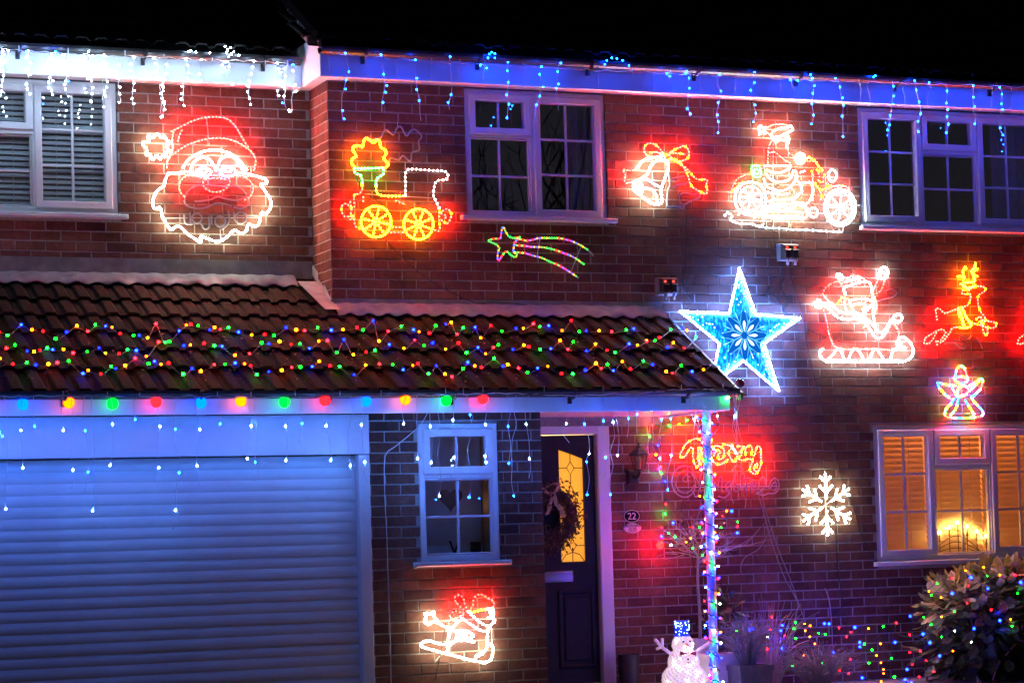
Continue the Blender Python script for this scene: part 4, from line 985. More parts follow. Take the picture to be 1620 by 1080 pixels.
for u in range(-420, 0, 24): Wp.append((u, 668+rnd.uniform(-8,30))); Bp.append((u+11, 700+rnd.uniform(-20,50)))
d = {'I': [at(u+rnd.uniform(-1,1), v, YI-.01) for u, v in Wp], 'B': [at(u, v, YI-.01) for u, v in Bp]}
bulbset(ig, d, .0060, 1.3)
allb = sorted(Wp+Bp); used = set()
for i, (u, v) in enumerate(allb):
    if i in used: continue
    grp = [(u, v)]; used.add(i)
    for j in range(i+1, len(allb)):
        if j not in used and abs(allb[j][0]-u) < 9: grp.append(allb[j]); used.add(j)
    grp.sort(key=lambda q: q[1])
    pts = [at(u+rnd.uniform(-4,4), 626, YI)]
    pv_, pu_ = 626, u
    for q in grp:
        k = max(1, int((q[1]-pv_)/22))
        for t in range(1, k): pts.append(at(pu_+(q[0]-pu_)*t/k+rnd.uniform(-4,4), pv_+(q[1]-pv_)*t/k, YI-.004+rnd.uniform(-.006,.006)))
        pts.append(at(q[0], q[1]-1, YI-.006)); pv_, pu_ = q[1], q[0]
    if rnd.random() < .45: pts += [at(pu_+rnd.uniform(-6,6), pv_+d_, YI-.004) for d_ in (14, 30)]
    strand(ig, pts, .0021)
for (p0, k) in (((1095,632),5),((1112,632),4),((1160,622),6),((1166,622),6),((1030,640),3)):       # tangled tails by the post
    for q in range(2):
        x, y = p0; pts = []
        for i in range(k*2): pts.append(at(x, y, YI+rnd.uniform(-.012,.012))); x += rnd.uniform(-4,5); y += rnd.uniform(10,20)
        strand(ig, pts, .0024)
for u, v in [(100,618),(170,619),(221,620),(344,619),(397,619),(467,618),(538,618),(603,617),(705,614),(733,614),(764,612),(861,611),(954,611),(1078,608),(1144,607)]:
    MB().tube([at(u, v+8, YI+.02), at(u, v, YI+.02)], .003, 5).build('clip', M['wire'], ig)
P = [at(u, v, -1.09) for u, v in [(678,650),(665,672),(645,690),(625,706),(612,716),(608,735),(609,790),(612,850),(614,910),(616,970),(618,1030),(619,1085)]]
MB().tube(smooth_path(P), .003, 5).build('tail', M['wire'], ig, smooth=True)

MB().bead(at(1151,629,-1.20), .014).build('green_bulb', led('G', 130.), ig, smooth=True)
# festoon of big coloured bulbs
fe = thing('festoon_lights', (-.95,-1.36,2.1), 'string of large round coloured bulbs along the garage gutter', 'string lights')
FC = {'B': (.0,.055,1.), 'Y': (1.,.09,.0), 'G': (.0,1.,.03), 'R': (1.,.005,.008)}
fm = {k: emit('festoon_'+k, c, {'B':9.,'Y':9.,'G':3.4,'R':9.}[k]) for k, c in FC.items()}
fh = {k: emit('festoon_filament_'+k, c, 26. if k != 'G' else 16.) for k, c in FC.items()}
seq = ['B','Y','G','R']
fx = [-392,-322,-250,-178,-105,-33,36,109,178,247,318,381,450,514,579,641,706,764]
pos = []
for i, u in enumerate(fx):
    k = seq[(i+2) % 4]; v = 639+(-1.5 if i % 2 else 1)-(u/764)*7.5
    p = at(u, v, -1.262); pos.append(p)
    bo = MB().sphere(p, .038, 16, 12, 1.06).build('bulb', fm[k], fe, smooth=True)
    MB().lathe(p+Vector((0,0,.034)), [(.0,.03),(.017,.03),(.019,.0),(.016,-.006)], 10).build('socket', M['black'], bo, smooth=True)
p = at(1171, 606, -1.34)
bo = MB().sphere(p, .034, 14, 10).build('bulb', plain('unlit_bauble', (.16,.02,.03), .12, var=.1), fe, smooth=True)
cab = []
for a_, b_ in zip(pos[:-1], pos[1:]):
    for i in range(6):
        t = i/6; q = a_+(b_-a_)*t; cab.append(q+Vector((0,.01,.050-.012*math.sin(math.pi*t))))
cab.append(pos[-1]+Vector((0,.01,.05))); cab += [at(u, v, -1.33) for u, v in [(830,624),(930,622),(1050,618),(1150,615),(1171,603)]]
MB().tube(cab, .004, 5).build('cable', M['black'], fe, smooth=True)

# net of coloured bulbs lying on the lean-to tiles
ne = thing('string_lights', (-.1,-.7,2.6), 'three rows of small multicoloured bulbs lying on the tiled garage roof', 'string lights')
nd = {'g': [], 'b': [], 'o': [], 'r': []}; ncab = []
for row, (v0, v1, ph) in enumerate([(523,520,0),(551,548,2),(580,582,1)]):
    u = -400+row*7; i = 0; line = []
    cyc = ['o','r','g','b']
    while u < 1168-(3-row)*26:
        t = max(0, u)/1165; v = v0+(v1-v0)*t+4.2*math.sin(u/31+row*2)+(rnd.uniform(-16,16) if rnd.random() < .3 else rnd.uniform(-8,8))
        p = on_roof(u, v, .026); k = cyc[(i+ph) % 4]
        nd[k].append(p); line.append(p-Vector((0,0,.010))); i += 1; u += 15.5+rnd.uniform(-8,8)
    ncab.append(line)
    MB().tube(smooth_path(line), .003, 5).build('cable', M['green_wire'], ne, smooth=True)
for k, pts in nd.items():
    for kk in range(2):
        mb = MB()
        for i, p in enumerate(pts):
            if i % 2 == kk: mb.bead(p, rnd.uniform(.0080,.0125))
        mb.build('bulbs', led(k, {'g':130.,'b':260.,'o':190.,'r':130.}[k]*(1.0 if kk else .25)), ne, smooth=True, kind='stuff')

# moss and leaf litter on the roof
litter = MB()
for i in range(420):
    u, v = rnd.uniform(-60,1130), rnd.uniform(518,604); p = on_roof(u, v, .018); s_ = rnd.uniform(.006,.02); a_ = rnd.uniform(0,6.3)
    if p.x > 2.7: continue
    litter.add([p+Vector((s_*math.cos(a_), s_*math.sin(a_)*.85, s_*math.sin(a_)*.48)), p+Vector((-s_*.4*math.sin(a_), s_*.4*math.cos(a_), rnd.uniform(0,.01))), p-Vector((s_*math.cos(a_), s_*math.sin(a_)*.85, s_*math.sin(a_)*.48)), p+Vector((s_*.4*math.sin(a_), -s_*.4*math.cos(a_), rnd.uniform(0,.006)))], [(0,1,2,3)])
o = litter.build('leaf_litter', plain('dead_leaf', (.16,.11,.06), .8, var=.5, nscale=8.)); tag(o, 'dead leaves and moss scraps scattered on the garage roof', 'leaves', kind='stuff')

# spiral of bulbs round the porch post
ps = thing('post_lights', (2.545,-1.14,.1), 'multicoloured string light wound round the white porch post', 'string lights')
sp_, sd = [], {'b': [], 'g': [], 'o': [], 'r': [], 'C': []}
turns = 22; zt, zb = 2.14, .02
for i in range(turns*10+1):
    a_ = 2*math.pi*i/10; z_ = zt+(zb-zt)*i/(turns*10); r_ = .040
    sp_.append(Vector((2.545+r_*math.cos(a_), -1.10+r_*math.sin(a_), z_)))
MB().tube(sp_, .0042, 5).build('cable', M['green_wire'], ps, smooth=True)
cy = 'bbCbobgbCbrbgbC'
for i in range(0, turns*10):
    if rnd.random() < .34: continue
    p = sp_[i]; dr_ = Vector((p.x-2.545, p.y+1.10, 0)).normalized(); sd[cy[i % len(cy)]].append(p+dr_*rnd.uniform(.004,.03)+Vector((0,0,rnd.uniform(-.012,.012))))
for k, pts in sd.items():
    mb = MB()
    for p in pts: mb.bead(p, rnd.uniform(.0062,.0085))
    mb.build('bulbs', led(k, {'b':190.,'g':70.,'o':110.,'r':130.,'C':60.}[k]), ps, smooth=True, kind='stuff')

# loose multicoloured string under the porch by the lantern
pl = thing('string_lights', (2.6,-.3,1.6), 'loose multicoloured bulbs drooping beside the wall lantern under the porch', 'string lights')
dd = {'G': px((820,630),4.5,[(935,268),(1015,530),(1045,820),(1200,155),(1075,195)]), 'Y': px((820,630),4.5,[(980,400),(1145,183),(1270,130)]), 'R': px((820,630),4.5,[(1012,485),(955,190)]), 'B': px((820,630),4.5,[(993,332),(1045,590),(1000,500)])}
al = []
for k, pts in dd.items():
    mb = MB()
    for u, v in pts: p = at(u, v, -.05); mb.bead(p, .0085); al.append((v, u, p))
    mb.build('bulbs', led({'G':'g','Y':'o','R':'r','B':'b'}[k], {'G':210.,'Y':230.,'R':300.,'B':230.}[k]), pl, smooth=True, kind='stuff')
al.sort(); MB().tube(smooth_path([p+Vector((0,.012,0)) for v, u, p in al]), .0025, 5).build('cable', M['green_wire'], pl, smooth=True)

# ------------------------------------------------------------------ things on the wall
def socket(u, v, label):
    p = at(u, v, 0); r = thing('outdoor_socket', (p.x, 0, p.z-.09), label, 'socket', 'outdoor sockets on the wall')
    MB().cbox(p.x-.085, p.x+.085, -.055, -.001, p.z-.065, p.z+.075, .008).build('back_box', M['white_sock'], r)
    MB().cbox(p.x-.070, p.x+.080, -.085, -.056, p.z-.045, p.z+.068, .012).build('cover', M['black'], r)
    n = MB()
    for s_ in (-.032, .040):
        MB().cbox(p.x+s_-.028, p.x+s_+.028, -.105, -.086, p.z-.055, p.z+.025, .008).build('plug', M['black'], r)
        MB().tube([(p.x+s_,-.09,p.z-.055),(p.x+s_,-.085,p.z-.075),(p.x+s_+.004,-.075,p.z-.10)], .013, 7).build('cable_gland', M['white_sock'], r, smooth=True)
        MB().cbox(p.x+s_-.010, p.x+s_+.010, -.0885, -.0855, p.z+.034, p.z+.048, .002).build('neon', emit('neon_red', (1,.05,.03), 4.), r)
socket(1051, 455, 'double outdoor socket with two red neons just above the porch roof end')
socket(1243, 401, 'double outdoor socket with two red neons under the motorbike light')
def cable(pts, label, Y=-.012, r=.0035, mat='black', Ys=None):
    P = smooth_path([at(u, v, Ys[i] if Ys else Y) for i, (u, v) in enumerate(pts)])
    o = MB().tube(P, r, 5).build('cable', M[mat], smooth=True); tag(o, label, 'cable', 'black cables on the wall'); return o
cable([(607,376),(640,410),(670,436),(700,455),(740,474),(757,480),(780,478),(830,482),(870,487),(900,491),(935,495),(960,487),(985,488),(1010,490),(1030,486)], 'black cable running from the train light along the roof flashing', -.016)
cable([(1087,325),(1086,370),(1085,420),(1080,450),(1095,480)], 'black cable hanging from the unlit bell', -.012)
cable([(1226,222),(1225,300),(1222,360),(1228,392)], 'thin black cable from the motorbike rider to the socket below', -.03)
cable([(1238,416),(1240,440),(1235,455),(1246,475),(1240,490),(1250,500),(1252,512)], 'black cable from socket to the tip of the blue star', -.03, .0045)
cable([(1222,380),(1216,420),(1220,450),(1210,468),(1222,476),(1216,455),(1235,482),(1243,500)], 'tangled black cable beside the top of the blue star', -.02)
cable([(1246,416),(1252,440),(1262,470),(1272,505),(1276,540),(1285,580),(1300,640),(1318,700),(1330,750),(1348,800),(1365,850),(1386,892)], 'long black cable running from the socket down to the lounge window corner', -.012)
cable([(1322,768),(1322,800),(1323,850),(1326,900),(1332,950),(1325,985)], 'black cable hanging below the snowflake light', -.03, .004)
cable([(1090,680),(1090,730),(1095,770),(1078,800),(1085,840),(1095,880),(1103,930)], 'black cable dropping behind the porch post from the lit sign', -.015, .004)
cable([(1118,880),(1135,910),(1150,945),(1166,975)], 'black cable slanting from the post into the plants', -.05, .004)
cable([(288,350),(300,343),(312,320),(319,300)], 'short black cable inside the beard of the face light', .41)
cable([(705,985),(703,1000),(696,1040),(688,1075)], 'black cable trailing below the white gift sleigh', -1.10)
cable([(1275,520),(1300,530),(1340,542),(1380,540)], 'thin black cable crossing behind the sleigh light', -.018)
cable([(1570,1075),(1580,1050),(1600,1025),(1612,1010),(1618,985)], 'grey cable looping out of the garden bush', -.95, .006, 'wire')
cable([(560,275),(575,300),(600,320),(625,332)], 'black cable looping from the train funnel', -.02)
# oval signs
def text(body, size, mat, name, parent, x, y, z, ext=.0012):
    cu = bpy.data.curves.new(name, 'FONT'); cu.body = body; cu.size = size; cu.align_x = 'CENTER'; cu.align_y = 'CENTER'; cu.extrude = ext
    tmp = bpy.data.objects.new('tmp', cu); me = bpy.data.meshes.new_from_object(tmp); bpy.data.objects.remove(tmp)
    me.materials.append(mat); o = bpy.data.objects.new(name, me); COL.objects.link(o); o.parent = parent
    o.location = Vector((x, y, z))-BASE[parent]; o.rotation_euler = (math.pi/2, 0, 0); return o
def oval(name, u, v, rx, rz, mat, rim, label):
    p = at(u, v, 0); r = thing(name, (p.x, -.004, p.z-rz), label, 'sign')
    MB().prism([(p.x+rx*math.cos(2*math.pi*i/40), p.z+rz*math.sin(2*math.pi*i/40)) for i in range(40)], -.012, -.001).build('plate', mat, r)
    MB().tube([(p.x+(rx-.003)*math.cos(2*math.pi*i/40), -.0125, p.z+(rz-.003)*math.sin(2*math.pi*i/40)) for i in range(40)], .0022, 4, True).build('rim', rim, r)
    return r, p
r, p = oval('house_number_sign', 998.5, 816, .070, .049, M['sign_black'], M['sign_white'], 'black oval house number sign reading 22 beside the front door')
text('22', .075, M['sign_white'], 'numerals', r, p.x, -.0135, p.z-.003)
r, p = oval('dog_sign', 1000, 835, .080, .045, M['sign_white'], M['sign_black'], 'cream oval sign reading beware of the dog under the house number')
text('BEWARE', .034, M['sign_black'], 'lettering', r, p.x, -.0135, p.z+.019); text('OF THE', .018, M['sign_black'], 'lettering', r, p.x, -.0135, p.z-.001); text('DOG', .033, M['sign_black'], 'lettering', r, p.x, -.0135, p.z-.021)
# wall lantern
lx, ly = 2.437, -.14
la = thing('wall_lantern', (2.437,0,1.63), 'black traditional wall lantern with glass sides, unlit, beside the front door', 'lantern')
MB().cbox(lx-.052, lx+.052, -.035, -.001, 1.632, 1.755, .014).build('back_plate', M['blackmetal'], la)
MB().tube(smooth_path([(lx,-.03,1.70),(lx,-.09,1.69),(lx,ly,1.715),(lx,ly,1.745)]), .014, 8).build('arm', M['blackmetal'], la, smooth=True)
def ring4(r, z): return [(lx+r*math.cos(math.pi/6+math.pi/3*i), ly+r*math.sin(math.pi/6+math.pi/3*i), z) for i in range(6)]
cage = MB(); lo_, hi_ = ring4(.040,1.745), ring4(.066,1.862)
for i in range(6): cage.tube([lo_[i], hi_[i]], .0045, 4)
cage.tube(lo_, .006, 4, True).tube(hi_, .006, 4, True); cage.build('cage', M['blackmetal'], la)
for i in range(6):
    MB().add([lo_[i], lo_[(i+1)%6], hi_[(i+1)%6], hi_[i]], [(0,1,2,3)]).build('pane', M['glass'], la)
MB().lathe((lx,ly,0), [(.093,1.858),(.088,1.870),(.045,1.905),(.022,1.918),(.020,1.930),(.006,1.940),(.010,1.950),(.0,1.966)], 6).build('roof', M['blackmetal'], la)
MB().lathe((lx,ly,0), [(.0,1.738),(.044,1.738),(.044,1.748),(.0,1.748)], 6).build('base', M['blackmetal'], la)
MB().lathe((lx,ly,0), [(.013,1.75),(.013,1.795),(.010,1.80),(.018,1.825),(.012,1.85),(.0,1.855)], 10).build('lamp_bulb', plain('bulb_glass', (.75,.72,.68), .2, var=.02, trans=.4), la, smooth=True)
# wreath
wx, wz = 1.72, 1.395
wr = thing('door_wreath', (wx,.0,wz-.24), 'dark twig wreath with gold ribbon hanging on the front door', 'wreath')
wb = MB()
for i in range(2400):
    a_ = rnd.uniform(0,6.283); q = rnd.gauss(0,.04); rr_ = .182+rnd.gauss(0,.042); p = Vector((wx+rr_*math.cos(a_), -.035+q*.7, wz+rr_*math.sin(a_)*1.05)); s_ = rnd.uniform(.006,.016)
    t = Vector((rnd.uniform(-1,1),rnd.uniform(-.6,.6),rnd.uniform(-1,1))).normalized(); n_ = t.cross(Vector((0,1,.2))).normalized()
    wb.add([p-t*s_*1.5, p+n_*s_*.6, p+t*s_*1.5, p-n_*s_*.6+Vector((0,-.006,0))], [(0,1,2,3)])
wb.build('foliage', M['wreath'], wr, kind='stuff')
MB().tube([(wx+.178*math.cos(2*math.pi*i/32), -.02, wz+.186*math.sin(2*math.pi*i/32)) for i in range(32)], .034, 8, True).build('ring', M['bark'], wr, smooth=True)
bb = MB()
for i in range(130):
    a_ = rnd.uniform(0,6.283); rr_ = .18+rnd.gauss(0,.035); bb.bead((wx+rr_*math.cos(a_), -.06+rnd.uniform(-.02,.02), wz+rr_*math.sin(a_)*1.05), rnd.uniform(.006,.010))
bb.build('berries', plain('brown_berry', (.10,.03,.02), .35, var=.3), wr, smooth=True, kind='stuff')
rb = MB()
for pts in ([(wx+.0,wz+.17),(wx+.05,wz+.245),(wx+.0,wz+.26),(wx-.05,wz+.23)], [(wx,wz+.17),(wx+.03,wz+.10),(wx+.06,wz+.06),(wx+.085,wz+.0)], [(wx,wz+.17),(wx-.08,wz+.21),(wx-.13,wz+.24)], [(wx,wz+.16),(wx-.03,wz+.09),(wx-.05,wz+.02)]):
    q = smooth_path([Vector((x, -.085, z)) for x, z in pts]); vs = []; fs = []
    for i, p in enumerate(q): vs += [p+Vector((.018,-.012*math.sin(i),.006)), p+Vector((-.018,.01*math.sin(i*1.3),-.006))]
    for i in range(len(q)-1): fs.append((2*i,2*i+1,2*i+3,2*i+2))
    rb.add(vs, fs)
rb.build('ribbon', M['ribbon'], wr, smooth=True)

# ------------------------------------------------------------------ inside the windows
def blind(x0, x1, z0, z1, Y, pitch, depth, tilt, mat, label, cordx):
    r = thing('venetian_blind', ((x0+x1)/2, Y, z0), label, 'blind')
    MB().box(x0, x1, Y-.02, Y+.02, z1-.03, z1).build('head_rail', mat, r)
    c_, s_ = math.cos(tilt), math.sin(tilt)
    me = bpy.data.meshes.new('slat'); vs = []; n = 4
    for i in range(n+1):
        t = i/n-.5; h = .003*(1-4*t*t)
        for x in (x0, x1): vs.append((x-(x0+x1)/2, t*depth*c_-h*s_, t*depth*s_+h*c_))
    me.from_pydata(vs, [], [(2*i,2*i+1,2*i+3,2*i+2) for i in range(n)]); me.materials.append(mat)
    z = z1-.05
    while z > z0:
        o = bpy.data.objects.new('slat', me); COL.objects.link(o); o.parent = r; o.location = Vector(((x0+x1)/2, Y, z))-BASE[r]; z -= pitch
    for cx_ in cordx: MB().tube([(cx_,Y-depth*.45,z0),(cx_,Y-depth*.45,z1)], .0025, 4).build('ladder_cord', mat, r)
    return r
blind(-2.12,-1.54,3.76,4.69,.54,.0415,.034,1.1,M['slat_white'],'pale venetian blind half open in the right light of the left bedroom window',(-1.95,-1.68))
blind(-2.68,-2.14,3.76,4.69,.54,.0415,.034,1.1,M['slat_white'],'pale venetian blind half open in the centre light of the left bedroom window',(-2.55,-2.27))
blind(-3.21,-2.71,3.76,4.69,.54,.0415,.034,1.1,M['slat_white'],'pale venetian blind half open in the left light of the left bedroom window',(-3.1,-2.85))
blind(4.66,5.21,.96,2.07,.160,.046,.068,1.05,M['slat_cream'],'closed blind glowing orange in the left light of the lounge window',(4.80,5.05))
blind(5.225,5.765,.96,2.07,.160,.046,.068,1.05,M['slat_cream'],'closed blind glowing orange behind the candle lamp in the lounge window',(5.35,5.65))
blind(5.78,6.41,.96,2.07,.160,.046,.068,1.05,M['slat_cream'],'closed blind glowing orange in the right light of the lounge window',(5.9,6.25))
def lamp(name, loc, energy, col, r=.08):
    l = bpy.data.lights.new(name, 'POINT'); l.energy = energy; l.color = col; l.shadow_soft_size = r
    o = bpy.data.objects.new(name, l); COL.objects.link(o); o.location = loc; return o
ll = thing('table_lamp', (5.5,1.5,.5), 'warm lounge lamp behind the orange blinds', 'lamp')
MB().lathe((5.5,1.5,.5), [(.0,0),(.10,0),(.10,.02),(.02,.04),(.02,.55),(.0,.56)], 14).build('stand', M['wood'], ll, smooth=True)
MB().lathe((5.5,1.5,1.05), [(.16,0),(.11,.22)], 18).build('shade', plain('lamp_shade', (.8,.7,.5), .8, trans=.6), ll, smooth=True)
o = lamp('lamp_light', (5.5,1.5,1.16), 2400, (1,.25,.055)); o.parent = ll; o.location = Vector((5.5,1.5,1.16))-BASE[ll]
hl = thing('hall_lamp', (1.75,1.3,2.0), 'warm hall lamp behind the front door glass', 'lamp')
MB().sphere((1.75,1.3,1.98), .09, 14, 9, .7).build('shade', plain('opal_shade', (.85,.8,.7), .4, trans=.7), hl, smooth=True)
o = lamp('hall_light', (1.75,1.3,1.85), 110, (1,.66,.24)); o.parent = hl; o.location = Vector((1.75,1.3,1.85))-BASE[hl]
# candle lamp on the lounge sill
ca_ = thing('candle_lamp', (5.45,.10,.99), 'electric candle arch lit on the lounge window sill', 'candle arch')
MB().cbox(5.22, 5.72, .085, .125, .972, .992, .004).build('base', M['wood'], ca_)
hts = [(5.27,.10),(5.345,.155),(5.42,.205),(5.475,.235),(5.53,.205),(5.605,.155),(5.68,.10)]
cxs = [at(u, v, .105) for u, v in [(1486,842),(1501.5,834),(1515,826),(1529.7,832.5),(1545,839.5),(1560,847)]]
for p in cxs:
    b0 = MB().lathe((p.x,.105,.99), [(.004,0),(.004,p.z-.99-.075),(.013,p.z-.99-.072),(.007,p.z-.99-.06),(.007,p.z-.99-.012),(.0,p.z-.99-.010)], 8).build('candle', M['wood'], ca_, smooth=True)
    MB().bead(p, 0, (.0085,.0085,.015)).build('flame_bulb', emit('candle_bulb', (1,.50,.10), 480.), b0, smooth=True)
arc = MB()
for k in range(3): arc.tube([(5.22+.5*i/20, .105, 1.0+(.05+.05*k)*math.sin(math.pi*i/20)) for i in range(21)], .004, 5)
arc.build('arch', M['wood'], ca_)
# small window: heart, antler ornament, picture, lit doorway edge
def heart(cx_, cz_, s_): return [(cx_+s_*.062*(16*math.sin(t)**3)/16*1., cz_+s_*.062*(13*math.cos(t)-5*math.cos(2*t)-2*math.cos(3*t)-math.cos(4*t))/16) for t in [2*math.pi*i/36 for i in range(36)]]
pq = at(713, 788, -.94); o = MB().prism(heart(pq.x, pq.z, 1.45), -.945, -.93).build('hanging_heart', M['wood']); tag(o, 'brown wooden heart hanging inside the small window', 'ornament')
pq = at(719, 868, -.93)
o = MB().tube([(pq.x,-.93,pq.z-.07),(pq.x-.005,-.93,pq.z-.02),(pq.x-.035,-.93,pq.z+.06)], .008, 6).tube([(pq.x,-.93,pq.z-.03),(pq.x+.03,-.93,pq.z+.05)], .008, 6).tube([(pq.x-.05,-.93,pq.z-.075),(pq.x+.06,-.93,pq.z-.075)], .012, 6).build('antler_ornament', M['blackmetal']); tag(o, 'dark antler ornament standing on the small window sill', 'ornament')
pq = at(752, 866, -.93); pf = thing('picture_frame', (pq.x,-.93,pq.z-.05), 'small dark picture frame on the small window sill', 'picture frame')
MB().frame(pq.x-.04, pq.x+.04, -.945, -.93, pq.z-.04, pq.z+.045, .012, .003).build('frame', M['blackmetal'], pf); MB().box(pq.x-.029, pq.x+.029, -.938, -.934, pq.z-.029, pq.z+.034).build('picture', M['sign_black'], pf)
o = MB().cbox(.885, .955, -.72, -.68, .6, 2.05, .004).build('oak_door', M['oak']); tag(o, 'orange oak door edge seen through the small window', 'door')
o2 = lamp('oak_door_fill', (.90,-.62,1.6), .10, (1,.72,.45), .05)  # fill light added to brighten the oak door edge, away from the shade
cl = thing('cloakroom_fill', (.42,-.8,1.98), 'added ceiling shade and fill light inside the small window', 'lamp'); MB().sphere((.42,-.8,2.08), .05, 10, 6, .6).build('shade', M['interior'], cl, smooth=True); o2.parent = cl; o2.location = Vector((.905,-.80,1.5))-BASE[cl]
# curtains in the upper rooms
def curtain(x0, x1, z0, z1, Y, label):
    n = int((x1-x0)/.012); vs = []; fs = []
    for i in range(n+1):
        x = x0+(x1-x0)*i/n; y = Y+.022*math.sin(x*70)+.01*math.sin(x*31)
        vs += [(x,y,z0),(x,y+.01,z1)]
    fs = [(2*i,2*i+2,2*i+3,2*i+1) for i in range(n)]
    o = MB().add(vs, fs).build('curtain', M['curtain'], smooth=True); tag(o, label, 'curtain')
curtain(2.03, 2.28, 3.4, 4.68, .20, 'gathered curtain at the side of the middle bedroom window')
curtain(6.02, 6.5, 3.4, 4.68, .20, 'gathered curtain at the side of the right bedroom window')
o = MB().cbox(1.16, 2.0, .3, .36, 3.35, 4.20, .02).build('dark_panel', plain('dark_panel_finish', (.03,.012,.014), .6)); tag(o, 'dark panel behind the lower panes of the middle bedroom window', 'bed headboard')  # dark upright panel just inside the lower panes

# ------------------------------------------------------------------ garden
# snowman of acrylic beads
sn = thing('snowman_figure', (2.54,-.6,0), 'lit white snowman with sparkling blue top hat and red bow beside the porch post', 'snowman')
acr = glow_plastic('lit_acrylic', (1,.74,.80), .42, (.85,.82,.85))
def crystal(c, r, n, name, sz=1., col=acr, rad=.013):
    mb = MB(); rr_ = random.Random(int(r*1000))
    mb.sphere(c, r*.93, 18, 12, sz)
    for i in range(n):
        z = 1-2*(i+.5)/n; a_ = i*2.39996; q = math.sqrt(1-z*z)
        mb.bead(Vector(c)+Vector((q*math.cos(a_)*r, q*math.sin(a_)*r, z*r*sz)), rad*rr_.uniform(.7,1.15))
    return mb.build(name, col, sn)
crystal((2.541,-.6,.125), .165, 420, 'base', .86); crystal((2.541,-.6,.268), .112, 260, 'body', .92); crystal((2.538,-.6,.400), .078, 170, 'head', .95, rad=.010)
lb = MB(); rr_ = random.Random(9)
for c, r in (((2.541,-.6,.125),.170),((2.541,-.6,.268),.117),((2.538,-.6,.400),.083)):
    for i in range(22 if r > .1 else 12):
        a_ = rr_.uniform(-2.9,-.2); z = rr_.uniform(-.8,.9); q = math.sqrt(1-z*z); lb.bead(Vector(c)+Vector((q*math.cos(a_)*r, q*math.sin(a_)*r, z*r*.9)), .0048)
lb.build('bulbs', emit('led_snowman', (1,.84,.82), 34), sn, smooth=True, kind='stuff')
hatm = glow_plastic('lit_blue_acrylic', (.01,.06,1.), .55, (.02,.05,.5))
hb = MB().lathe((2.530,-.6,.462), [(.062,0),(.062,.012),(.047,.013),(.058,.118),(.0,.118)], 16)
for i in range(150):
    a_ = rr_.uniform(0,6.28); t = rr_.uniform(0,1); r_ = .048+.011*t; hb.bead((2.530+r_*math.cos(a_), -.6+r_*math.sin(a_), .475+.105*t), .0055)
ho = hb.build('hat', hatm, sn)
hs = MB()
for i in range(34):
    a_ = rr_.uniform(-2.9,-.2); t = rr_.uniform(0,1); r_ = .055+.011*t; hs.bead((2.530+r_*math.cos(a_), -.6+r_*math.sin(a_), .475+.105*t), .0035)
hs.build('hat_bulbs', emit('led_hat', (.35,.55,1), 16), ho, smooth=True, kind='stuff')
armm = glow_plastic('lit_pink_acrylic', (1,.5,.75), .28, (.8,.7,.8))
MB().tube([(2.45,-.62,.315),(2.33,-.63,.40)], .013, 7).tube([(2.345,-.63,.388),(2.292,-.63,.448)], .012, 7).tube([(2.35,-.63,.39),(2.352,-.63,.456)], .011, 7).tube([(2.34,-.63,.39),(2.30,-.63,.375)], .011, 7).build('arm', armm, sn, smooth=True)
MB().tube([(2.62,-.62,.33),(2.76,-.66,.415)], .013, 7).tube([(2.75,-.66,.41),(2.80,-.66,.45)], .011, 7).tube([(2.75,-.66,.41),(2.81,-.66,.41)], .011, 7).build('arm', armm, sn, smooth=True)
bow = plain('red_bow', (.55,.03,.06), .5)
MB().prism([(2.47,.352),(2.53,.337),(2.47,.322)], -.70, -.685).prism([(2.60,.345),(2.535,.337),(2.60,.312)], -.70, -.685).build('bow', bow, sn)
for x, z in ((2.505,.423),(2.560,.425)): MB().bead((x,-.682,z), .009).build('eye', M['black'], sn, smooth=True)
for x, z in ((2.522,.292),(2.522,.262)): MB().bead((x,-.716,z), .009).build('button', M['black'], sn, smooth=True)
MB().lathe((0,0,0), [(.012,0),(.0,.055)], 8); nose = MB().tube([(2.532,-.675,.402),(2.53,-.73,.396)], .011, 7, r1=.002).build('nose', plain('orange_nose', (.7,.2,.03), .5), sn, smooth=True)

# planters
def box_pot(name, x0, x1, y0, y1, h, mat, label, taper=.9, rim=.02, disc=False):
    r = thing(name, ((x0+x1)/2,(y0+y1)/2,0), label, 'planter'); cx_, cy_ = (x0+x1)/2, (y0+y1)/2; hx, hy = (x1-x0)/2, (y1-y0)/2
    def rg(s_, z, off=0): return [(cx_-hx*s_+off,cy_-hy*s_+off,z),(cx_+hx*s_-off,cy_-hy*s_+off,z),(cx_+hx*s_-off,cy_+hy*s_-off,z),(cx_-hx*s_+off,cy_+hy*s_-off,z)]
    R = [rg(taper,0), rg(1.-.3*(1-taper),h-.04), rg(1.04,h-.04), rg(1.04,h), rg(1.04,h,rim), rg(1.,h-.05,rim)]
    vs = [p for q in R for p in q]; fs = []
    for i in range(len(R)-1):
        for j in range(4): fs.append((i*4+j, i*4+(j+1)%4, (i+1)*4+(j+1)%4, (i+1)*4+j))
    MB().add(vs, fs).build('pot', mat, r); MB().add([(x,y,h-.035) for x,y,z in rg(1.,h,rim)], [(0,1,2,3)]).build('soil', M['soil'], r)
    if disc:
        MB().tube([(cx_+.05*math.cos(2*math.pi*i/24), y0+.012, h*.45+.05*math.sin(2*math.pi*i/24)) for i in range(24)], .005, 5, True).build('embossed_ring', mat, r, smooth=True)
    return r
box_pot('square_planter', 2.735, 2.885, -.43, -.28, .425, M['pot_white'], 'tall white square planter behind the snowman holding the bare twiggy tree')
box_pot('square_planter', 2.70, 2.975, -.74, -.50, .318, M['pot_white'], 'white planter with embossed ring right of the porch post', disc=True)
box_pot('lavender_planter', 2.84, 3.12, -.95, -.68, .235, M['pot_grey'], 'grey square planter holding lavender in front of the wall', disc=True)
